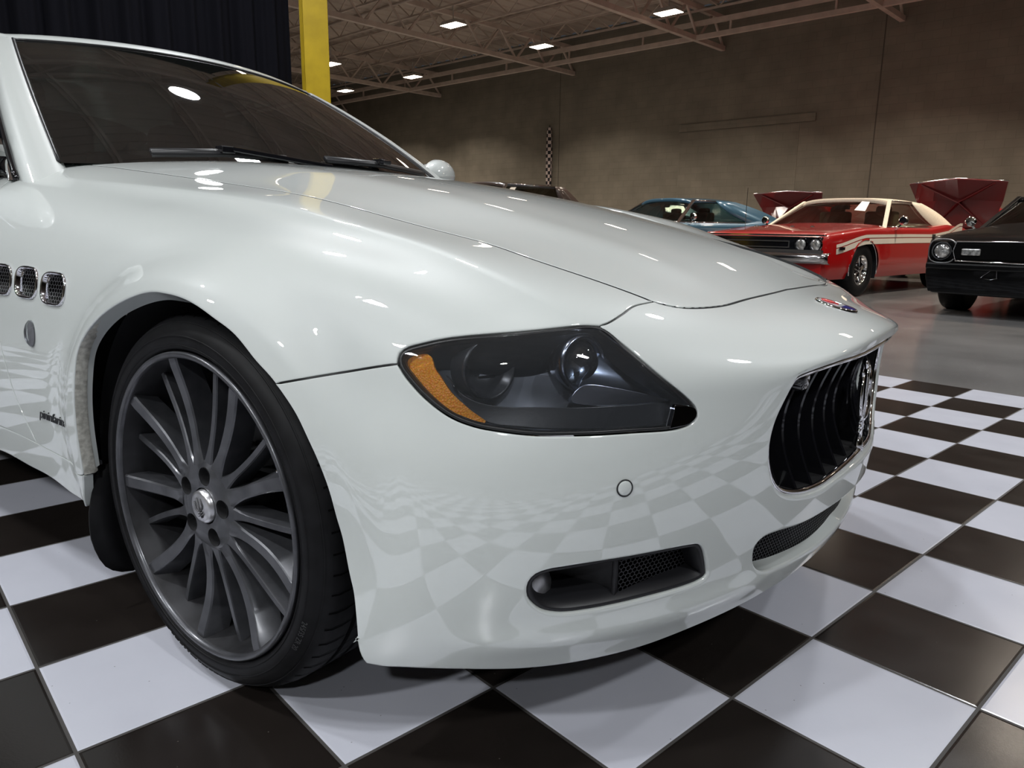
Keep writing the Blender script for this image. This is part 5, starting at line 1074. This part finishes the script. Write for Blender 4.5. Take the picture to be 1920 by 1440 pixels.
# ------------------------------------------------------------------ classic cars
def classic(name, label, body, roofc, p):
    """lofted two-door coupe; local x forward with the front axle at the origin, y to its left, z up"""
    root = empty(name); tag(root, label, 'car')
    fo, wb, L_, hw = p.get('fo', .95), p.get('wb', 2.79), p.get('L', 4.85), p.get('hw', .965)
    x0 = fo; x1 = fo - L_; zh = p.get('zh', .93); zf = p.get('zf', .78); zb = p.get('zb', .86); Rw = p.get('Rw', .34); ra = Rw + .045
    xs_ = sorted(set([round(x, 3) for x in np.arange(x1, x0 + .001, .05)] + [x0, x1]), reverse=True)
    zs = [.24, .27, .30, .33, .36, .39, .42, .45, .48, .51, .54, .57, .60, .63, .66, .69, .72]
    def dims(x):
        t = (x0 - x) / L_
        w = hw * float(np.interp(t, [0, .02, .08, .25, .5, .75, .93, 1], [.90, .94, .97, .99, 1, 1, .96, .88]))
        zc = float(np.interp(t, [0, .015, .05, .30, .36, .70, .80, .97, 1], [zf - .06, zf, zf + .03, zh, zh + .02, zh + .04, zh + .02, zh - .04, zh - .12]))
        ze = float(np.interp(t, [0, .02, .2, .45, .62, .76, .9, 1], [zf - .05, zf - .005, zb - .01, zb, zb, zb + .06, zb + .03, zb - .05]))
        return w, zc, ze
    P_ = []
    for x in xs_:
        w, zc, ze = dims(x); row = []
        sidez = [z for z in zs]
        for z in sidez:
            k = (z - .24) / .48; zz = .24 + (ze - .09 - .24) * k
            bulge = w * (1 - .05 * (1 - min(1, (zz - .2) / .30)) ** 2) + .012 * math.sin(PI * k)
            row.append([x, bulge, zz])
        row += [[x, w - .004, ze - .05], [x, w - .02, ze - .018], [x, w - .05, ze], [x, w * .86, ze + (zc - ze) * .35], [x, w * .66, ze + (zc - ze) * .75], [x, w * .4, zc - .004], [x, w * .2, zc], [x, 0, zc]]
        P_.append(row)
    nz_ = len(zs)
    for row in P_:
        for pt in row[:nz_ + 1]:
            for xc in (0, -wb):
                dx, dz = pt[0] - xc, pt[2] - Rw
                if dz > -.02:
                    r_ = math.hypot(dx, dz)
                    if r_ < ra: k = ra / max(r_, 1e-4); pt[0] = xc + dx * k; pt[2] = Rw + dz * k; pt[1] += .012
                elif abs(dx) < ra: pt[0] = xc + math.copysign(ra, dx if dx else 1); 
    q = MB()
    nr = len(P_[0])
    full = [[Vector(c) for c in row] + [Vector((c[0], -c[1], c[2])) for c in row[-2::-1]] for row in P_]
    vs_ = [c for r in full for c in r]; n_ = len(full[0]); fs_ = []
    for i in range(len(full) - 1):
        for j in range(n_ - 1):
            f = (i * n_ + j, i * n_ + j + 1, (i + 1) * n_ + j + 1, (i + 1) * n_ + j); c = sum((vs_[k] for k in f), Vector()) / 4
            hid = False
            jj = j if j < nz_ else n_ - 2 - j
            if jj < nz_:
                for xc in (0, -wb):
                    if all(math.hypot(vs_[k][0] - xc, max(0, vs_[k][2] - Rw)) < ra + .004 for k in f): hid = True
            if not hid: fs_.append(f)
    fs_.append(tuple(range(n_))[::-1]); fs_.append(tuple((len(full) - 1) * n_ + j for j in range(n_)))
    q.add(vs_, fs_); bo = q.build('body', body, root, auto=38, smooth=True)
    q = MB(); q.box(((x0 + x1) / 2, 0, .24), (L_ / 2 - .15, hw - .25, .03)); 
    for xc in (0, -wb):
        q.lathe([(ra + .004, -hw + .02), (ra + .004, -hw + .35), (0, -hw + .35)], o=(xc, 0, Rw), axis='y', n=28, a0=-.3, a1=PI + .3)
        q.lathe([(ra + .004, hw - .02), (ra + .004, hw - .35), (0, hw - .35)], o=(xc, 0, Rw), axis='y', n=28, a0=-.3, a1=PI + .3)
    q.build('underbody', M['liner'], root)
    if p.get('arch_chrome'):
        for xc in (0, -wb):
            for sg in (-1, 1):
                q = MB(); q.tube([(xc + (ra + .004) * math.cos(a), sg * (hw * .975 + .010), Rw + (ra + .004) * math.sin(a)) for a in np.linspace(-.15, PI + .15, 24)], .008, 6); q.build('wheel_arch_trim', M['chrome'], root, smooth=True)
    # wheels
    wh = None
    for xc in (0, -wb):
        for sg in (-1, 1):
            if wh is None:
                wh = empty('wheel'); q = MB(); q.lathe([(.19, .0), (.20, -.012), (Rw * .82, -.022), (Rw - .02, -.008), (Rw, .02), (Rw, .22), (Rw - .04, .24), (.19, .23)], axis='y', n=40); q.build('tyre', M['rubber'], wh, smooth=True)
                q = MB(); q.lathe([(.196, -.006), (.188, -.012), (.175, .004), (.165, .06), (.06, .09), (0, .09)], axis='y', n=36); q.build('rim', p['rim'], wh, smooth=True)
                q = MB()
                for k in range(5):
                    a = 2 * PI * k / 5 + .3; er = Vector((math.cos(a), 0, math.sin(a))); q.bar(er * .03 + Vector((0, .02, 0)), er * .172 + Vector((0, .03, 0)), .05, .03, up=(0, 1, 0))
                q.lathe([(0, -.005), (.035, 0), (.045, .03)], axis='y', n=20); q.build('spokes', p['spoke'], wh, bevel=.006); w_ = wh
            else: w_ = copy_tree(wh)
            w_.parent = root; w_.location = (xc, sg * -1 * -1 * 0 + (sg * (hw - .045)), Rw); w_.rotation_euler = (0, 0, 0 if sg < 0 else PI)
    # glass house
    gx = p.get('gx', (-.62, -1.22, -2.40, -3.25)); zt = p.get('zt', 1.30); wt = p.get('wt', .60); zbe = zb + .01
    def ring(f, ins=0.):
        """outline at height fraction f from belt to roof; corner points front-left ... rear-left, mirrored"""
        fx = gx[0] + (gx[1] - gx[0]) * f; rx = gx[3] + (gx[2] - gx[3]) * f; w = (hw - .10) + (wt - (hw - .10)) * f - ins; z = zbe - .02 + (zt - .065 - zbe + .02) * f
        pts = []
        for s_ in np.linspace(0, 1, 9): pts.append(Vector((fx - ins + .10 * (1 - s_ * s_) , w * s_, z + .02 * (1 - s_ * s_))))
        for s_ in np.linspace(.1, .9, 9): pts.append(Vector((fx + (rx - fx) * s_, w + .012 * math.sin(PI * s_), z)))
        for s_ in np.linspace(1, 0, 9): pts.append(Vector((rx + ins - .05 * (1 - s_ * s_), w * s_, z + .015 * (1 - s_ * s_))))
        return pts + [Vector((a[0], -a[1], a[2])) for a in pts[-2:0:-1]]
    q = MB(); rr = [ring(f) for f in np.linspace(-.05, 1, 8)]; q.grid([r + r[:1] for r in rr]); q.build('window_glass', p['glass'], root, smooth=True, auto=45)
    # interior hint: seats and dash
    q = MB()
    for y in (-.35, .35): q.box((-1.75, y, .88), (.10, .22, .24)); q.box((-1.80, y, 1.14), (.05, .11, .06))
    q.build('seats', p['seat'], root, bevel=.04)
    q = MB(); q.box((-.85, 0, .86), (.2, .72, .05)); q.build('dashboard', M['inside'], root, bevel=.02)
    # roof skin with sail panels
    q = MB(); rows = []
    for i in range(15):
        s_ = i / 14; x = gx[1] + .04 + (gx[2] - gx[1] - .04) * s_; row = []
        for j in range(-8, 9):
            k = j / 8; row.append(Vector((x + .06 * (1 - k * k) * (1 if s_ < .5 else -1) * abs(1 - 2 * s_), (wt + .02) * k, zt + .012 * math.sin(PI * s_) - .045 * k ** 4 - .012 * k * k)))
        rows.append([row[0] + Vector((0, 0, -.045))] + row + [row[-1] + Vector((0, 0, -.045))])
    rows.insert(0, [p + Vector((.035, 0, -.055)) for p in rows[0]]); rows.append([p + Vector((-.05, 0, -.06)) for p in rows[-1]])
    q.grid(rows)
    def strip(a, b, c, d, n2=6):
        q.grid([[Vector(a).lerp(Vector(b), t / n2), Vector(c).lerp(Vector(d), t / n2)] for t in range(n2 + 1)])
    q_roof = q.build('roof', roofc, root, auto=50, smooth=True, solid=.012)
    for sg in (-1, 1):
        q = MB(); wb_ = hw - .085
        sw_ = p.get('sail', .42)
        a0 = Vector((gx[3] + sw_ + .10, sg * (wb_ + .006), zbe - .03)); a1 = Vector((gx[3] - .05, sg * wb_, zbe - .03)); b0 = Vector((gx[2] + sw_ * .55, sg * (wt + .022), zt - .045)); b1 = Vector((gx[2] - .03, sg * (wt + .015), zt - .05))
        rows = []
        for i in range(9):
            t = i / 8; bow = .035 * math.sin(PI * t)
            rows.append([a0.lerp(b0, t) + Vector((.10 * math.sin(PI * t) * p.get('curve', 1), sg * bow * .4, 0)), a0.lerp(b0, t).lerp(a1.lerp(b1, t), .5) + Vector((0, sg * bow * .4, 0)), a1.lerp(b1, t) + Vector((-.0, sg * bow * .3, bow))])
        q.grid(rows, flip=(sg < 0))
        q.build('rear_pillar', roofc, root, smooth=True, solid=.01)
        q = MB(); A0 = Vector((gx[0] + .0, sg * (wb_ - .005), zbe - .03)); A1 = Vector((gx[1] + .0, sg * (wt + .01), zt - .045)); q.bar(A0, A1, .055, .03); q.build('front_pillar', p['pillar'], root, bevel=.006)
        q = MB(); q.tube([A1, b0 + Vector((0, 0, -.005))], .011, 6); q.tube([A0 + Vector((-.05, 0, .03)), a0 + Vector((0, sg * .004, .035))], .010, 6); q.build('side_window_trim', p['trim'], root, smooth=True)
        q = MB(); mx_ = A0.lerp(a0, .1); c = Vector((gx[0] - .22, sg * (hw + .06), zbe + .09)); q.lathe([(0, .03), (.045, .028), (.06, .01), (.06, -.01), (0, -.012)], n=20); q.v = [tuple(c + Matrix.Rotation(PI / 2, 3, 'Y') @ Vector(v)) for v in q.v]; q.bar(c + Vector((0, -sg * .01, -.04)), c + Vector((0, -sg * .09, -.12)), .02); q.build('side_mirror', M['chrome'], root, smooth=True, auto=40)
    q = MB(); q.tube([ring(1.)[k] + Vector((.014, 0, -.004)) for k in range(8, -1, -1)] + [Vector((a[0] + .012, -a[1], a[2])) for a in ring(1.)[1:9]], .012, 6); q.tube([ring(0.06)[k] + Vector((.02, 0, .0)) for k in range(8, -1, -1)] + [Vector((a[0] + .02, -a[1], a[2])) for a in ring(0.06)[1:9]], .010, 6); q.build('windshield_trim', p['trim'], root, smooth=True)
    q = MB(); q.box((gx[1] + .08, 0, zt - .13), (.01, .11, .03)); q.build('inside_mirror', M['black_plastic'], root)
    root['_dims'] = [x0, hw, zf, zh, zb]
    return root, dims
def ring_mesh(q, c, r, t, n_=24, depth=.02):
    """headlamp ring facing forward"""
    q.lathe([(r - t, 0), (r - t, depth), (r, depth), (r + .004, 0)], o=c, axis='x', n=n_)
def headlamp(root, y, z, x, r, ring_m):
    h = empty('headlamp'); h.parent = root; h.location = (x, y, z)
    q = MB(); ring_mesh(q, (0, 0, 0), r, .012); q.build('lamp_ring', ring_m, h, smooth=True, auto=40)
    q = MB(); q.lathe([(0, .022), (r * .4, .019), (r * .75, .010), (r - .01, -.005)], axis='x', n=28); q.build('lamp_glass', M['seal_beam'], h, smooth=True)
M['seal_beam'] = noise_color(mat('sealed beam glass', (.5, .5, .5), .12, .7), (.22, .22, .22), (.75, .75, .74), 30, 3)
M['red_paint'] = mat('bright red paint', (0.36, 0.003, 0.004), 0.30, coat=1.0)
M['dred_paint'] = mat('deep red paint', (0.075, 0.0015, 0.003), 0.5, coat=1.0)
M['vinyl'] = noise_color(mat('cream vinyl roof', (.62, .54, .42), .55), (.56, .48, .37), (.66, .58, .46), 60, 3)
M['cream'] = mat('cream stripe', (.70, .63, .53), .4, coat=.6)
M['blk_paint'] = mat('black car paint', (.002, .002, .0025), .3, coat=.35, coat_rough=.03, spec=.1)
M['blue_paint'] = mat('steel blue paint', (0.045, 0.12, 0.19), .3, .3, coat=1)
M['car_glass'] = glass('greenish car glass', (.42, .46, .40))
M['bumper_grey'] = mat('bright bumper', (.55, .55, .57), .14, 1)
M['tan'] = mat('tan seats', (.42, .36, .26), .6)
M['dark_seat'] = mat('dark seats', (.03, .03, .03), .6)
def place(root, a, p, ang):
    """front axle centre at (a, p) in the hall; ang turns the tail away from the wall normal"""
    th = math.radians(ang); back = RA * -math.sin(th) + RP * math.cos(th); f = -back
    root.location = room(a, p, -.012); root.rotation_euler = (0, 0, math.atan2(f[1], f[0]))

def simple_front(root, x, zm, hw, lamp_y=(-.72, .72), r=.09):
    """grille, headlamps and bright bumper on the nose of a car"""
    q = MB(); q.box((x - .02, 0, zm), (.03, hw * .86, .085)); q.build('grille_recess', M['gloss_black'], root, bevel=.02)
    q = MB()
    for k in range(4): q.box((x + .012, 0, zm - .055 + .036 * k), (.004, hw * .60, .004))
    q.build('grille_bars', M['steel'], root)
    for y in lamp_y: headlamp(root, y, zm, x + .012, r, M['chrome'])
    q = MB(); rows = []
    for i in range(17):
        s_ = -1 + i / 8; y = hw * .99 * s_; xx = x + .10 - .10 * abs(s_) ** 5
        rows.append([Vector((xx - .04, y, zm - .24)), Vector((xx + .02, y, zm - .22)), Vector((xx + .03, y, zm - .17)), Vector((xx + .02, y, zm - .12)), Vector((xx - .04, y, zm - .11))])
    q.grid(rows); q.build('front_bumper', M['bumper_grey'], root, smooth=True, solid=.01)
# red coupe with a cream roof
redc, dm = classic('muscle_coupe', 'bright red classic coupe with cream vinyl roof and cream side stripe', M['red_paint'], M['vinyl'],
    dict(rim=M['chrome'], spoke=M['chrome'], glass=M['car_glass'], seat=M['tan'], pillar=M['vinyl'], trim=M['chrome'], zh=.93, zf=.80, zb=.88, hw=.965, gx=(-.66, -1.30, -2.35, -3.15), zt=1.30, wt=.62, arch_chrome=True, sail=.62))
q = MB(); q.box((.93, 0, .655), (.03, .86, .10)); q.build('grille_recess', M['gloss_black'], redc, bevel=.01)
q = MB()
for z, hh in ((.70, .006), (.625, .006)): q.box((.965, 0, z), (.006, .44, hh))
for y in (-.44, .44): q.box((.965, y, .6625), (.006, .006, .043))
q.build('grille_frame', M['steel'], redc)
q = MB()
for z in (.735, .68, .66, .64, .60, .58): q.box((.955, 0, z), (.008, .84, .003))
q.build('grille_bars', M['dark_chrome'], redc)
q = MB(); q.box((.95, 0, .775), (.02, .90, .010)); q.build('hood_lip_trim', M['chrome'], redc, bevel=.004)
for y in (-.79, -.60, .60, .79): headlamp(redc, y, .665, .965, .085, M['dark_chrome'])
q = MB(); rows = []
for i in range(25):
    s_ = -1 + i / 12; y = .95 * s_; x = 1.05 - .10 * abs(s_) ** 5 - .03 * s_ * s_
    rows.append([Vector((x - .03, y, .435)), Vector((x + .02, y, .45)), Vector((x + .035, y, .50)), Vector((x + .02, y, .548)), Vector((x - .03, y, .560))])
for sg in (-1, 1): pass
q.grid(rows); q.build('front_bumper', M['bumper_grey'], redc, smooth=True, solid=.01)
q = MB(); q.box((.96, 0, .575), (.03, .88, .025)); q.build('lower_grille_panel', M['steel'], redc)
for sg in (-1, 1):
    # double side stripe kinked up at the rear
    for k_, (off, wd) in enumerate(((.0, .020), (-.066, .034))):
        q = MB(); rows = []
        for x in list(np.arange(.72, -3.35, -.12)):
            w, zc, ze = dm(x); z = ze - .10 + off + (.13 * _ss(-2.6, -3.2, np.array(x)) if x < -2.6 else 0) - .06 * _ss(0., .8, np.array(x)); z = float(z)
            def yy(z_): kk = max(0, min(1, (z_ - .24) / (ze - .09 - .24))); return w * (1 - .05 * (1 - min(1, (z_ - .2) / .30)) ** 2) + .012 * math.sin(PI * kk) + .004
            rows.append([Vector((x, sg * yy(z - wd), z - wd)), Vector((x, sg * yy(z + wd), z + wd))])
        q.grid(rows, flip=(sg > 0)); q.build('side_stripe', M['cream'], redc)
    q = MB(); q.box((.62, sg * (.955), .62), (.06, .008, .018)); q.build('side_marker', M['gloss_black'], redc)
    q = MB(); q.box((-2.08, sg * (.978), .77), (.035, .012, .03)); q.build('door_handle', M['gloss_black'], redc)
q = MB(); q.tube([(.05, -.78, .86), (.02, -.80, 1.42)], .004, 6); q.build('antenna', M['chrome'], redc)
q = MB()
for x, y in ((.60, .26), (.60, -.26), (.35, .40), (.35, -.40)): q.lathe([(0, .02), (.022, .016), (.03, 0)], o=(x, y, .875), n=12)
q.build('hood_pins', M['chrome'], redc)
q = MB(); q.add([(-.945, .34, 1.10), (-.93, .50, 1.085), (-1.09, .48, 1.215), (-1.11, .36, 1.225)], [(0, 1, 2, 3)]); q.v = [(a + .06, b, c + .02) for a, b, c in q.v]
q.build('windshield_card', mat('white paper card', (.8, .78, .74), .7), redc)
place(redc, 4.30, 10.18, 6)

# black coupe on the right
blk, dmb = classic('muscle_coupe', 'black classic coupe at the right edge with single round headlamp and black grille', M['blk_paint'], M['blk_paint'],
    dict(rim=M['dark_chrome'], spoke=M['dark_chrome'], glass=M['car_glass'], seat=M['dark_seat'], pillar=M['blk_paint'], trim=M['chrome'], zh=.95, zf=.80, zb=.86, hw=.92, wb=2.74, L=4.7, fo=.86, gx=(-.60, -1.20, -2.2, -3.0), zt=1.29, wt=.60, Rw=.35))
q = MB(); q.box((.862, 0, .650), (.03, .80, .100)); q.build('grille_recess', mat('dull grille black', (.003, .003, .003), .9, spec=.05), blk, bevel=.03)
q = MB(); pts = [(.886, y, z) for y, z in ((-.58, .745), (0, .752), (.58, .745), (.60, .65), (.57, .555), (0, .548), (-.57, .555), (-.60, .65), (-.58, .745))]; q.tube(pts, .008, 6, cap=False); q.build('grille_frame', M['chrome'], blk, smooth=True)
for sg in (-1, 1):
    headlamp(blk, sg * .70, .650, .885, .092, M['dark_chrome'])
    q = MB(); q.tube([(.884, sg * (.70 + .125 * math.copysign(abs(math.cos(t)) ** .7, math.cos(t))), .650 + .118 * math.copysign(abs(math.sin(t)) ** .7, math.sin(t))) for t in np.linspace(0, 2 * PI, 33)], .007, 6, cap=False); q.build('lamp_surround', M['steel'], blk, smooth=True)
    q = MB(); q.box((.89, sg * .44, .645), (.012, .085, .034)); q.build('parking_lamp', M['seal_beam'], blk, bevel=.03)
q = MB(); q.box((.80, 0, .30), (.05, .78, .075), taper=1.05); q.build('front_spoiler', mat('matt black spoiler', (.012, .013, .016), .5), blk, bevel=.02)
q = MB(); q.tube([(.885, -.30, .50), (.89, -.20, .49), (.89, -.05, .49)], .005, 5); q.tube([(.89, -.22, .50), (.89, -.33, .40), (.89, -.24, .385), (.89, -.19, .40), (.89, -.20, .50)], .005, 5, cap=False); q.build('plate_bracket', M['dark_chrome'], blk, smooth=True)
q = MB(); q.box((.87, 0, .50), (.03, .84, .035)); q.build('front_bumper', M['blk_paint'], blk, bevel=.02)
place(blk, 1.32, 9.33, 4)

# blue coupe
blu, _d = classic('fastback_coupe', 'steel blue classic coupe with chrome window trim left of the bright red coupe', M['blue_paint'], M['blue_paint'],
    dict(rim=M['chrome'], spoke=M['chrome'], glass=M['car_glass'], seat=M['dark_seat'], pillar=M['chrome'], trim=M['chrome'], zh=.97, zf=.84, zb=.93, hw=.97, gx=(-.62, -1.25, -2.25, -3.45), zt=1.36, wt=.60, sail=.85, L=5.1, wb=2.85, curve=1.5))
simple_front(blu, .95, .66, .97, (-.78, -.58, .58, .78), .085)
place(blu, 7.65, 10.55, 14)
# dark sedan further left, only its roof shows
dks, _d = classic('classic_sedan', 'dark brown classic car whose bright-edged roof shows past the white hood below the flag', mat('dark brown paint', (.03, .018, .014), .3, coat=1), mat('dark brown roof', (.05, .035, .03), .3, coat=1),
    dict(rim=M['chrome'], spoke=M['chrome'], glass=M['car_glass'], seat=M['dark_seat'], pillar=M['chrome'], trim=M['chrome'], zh=1.02, zf=.90, zb=1.0, hw=.97, zt=1.61, wt=.74, gx=(-.62, -1.10, -2.55, -3.2)))
simple_front(dks, .95, .68, .97)
place(dks, 10.05, 8.5, 3)
# red cars with raised hoods against the wall
for i, (a, p, ang, lab, wd) in enumerate(((3.75, 15.6, 4, 'red classic car behind the black coupe with its dark red hood raised', .66), (7.05, 15.9, 2, 'red classic car behind the cream-roofed coupe with only its raised hood showing', .62))):
    rc, _d = classic('open_hood_car', lab, M['red_paint'], M['red_paint'], dict(rim=M['chrome'], spoke=M['chrome'], glass=M['car_glass'], seat=M['dark_seat'], pillar=M['red_paint'], trim=M['chrome'], zh=.90, zf=.84, zb=.90, hw=.95, zt=1.30))
    q = MB(); rows = []
    for k in range(9):
        s_ = -1 + k / 4; w0 = wd * s_; w1 = (wd + .12) * s_
        ht = .93 - .08 * abs(s_) if i == 0 else .78 - .05 * abs(s_)
        rows.append([Vector((-.52, w0 * .80, .93)), Vector((-.32, w1 * .92, .93 + ht * .55)), Vector((-.10, w1 * 1.04, .93 + ht * .93 + (.0)))])
    q.grid(rows); ho = q.build('raised_hood', M['dred_paint'], rc, solid=.035)
    q = MB(); q.tube([r[2] + Vector((.012, 0, .0)) for r in rows], .014, 6); q.build('hood_edge_trim', M['chrome'], ho, smooth=True)
    q = MB()
    for s_ in (-1, 1):
        q.bar(rows[4][0].lerp(rows[4][2], .5) + Vector((.03, 0, 0)), rows[4 + 3 * s_][2] + Vector((.0, 0, -.05)), .07, .02); q.bar(rows[4][0].lerp(rows[4][2], .5) + Vector((.03, 0, 0)), rows[4 + 3 * s_][0] + Vector((.03, 0, .03)), .07, .02)
    q.build('hood_brace', M['dred_paint'], ho)
    q = MB(); q.box((.1, 0, .84), (.45, .62, .05)); q.build('engine', M['dark_chrome'], rc, bevel=.03)
    simple_front(rc, .95, .63, .95)
    place(rc, a, p, ang)
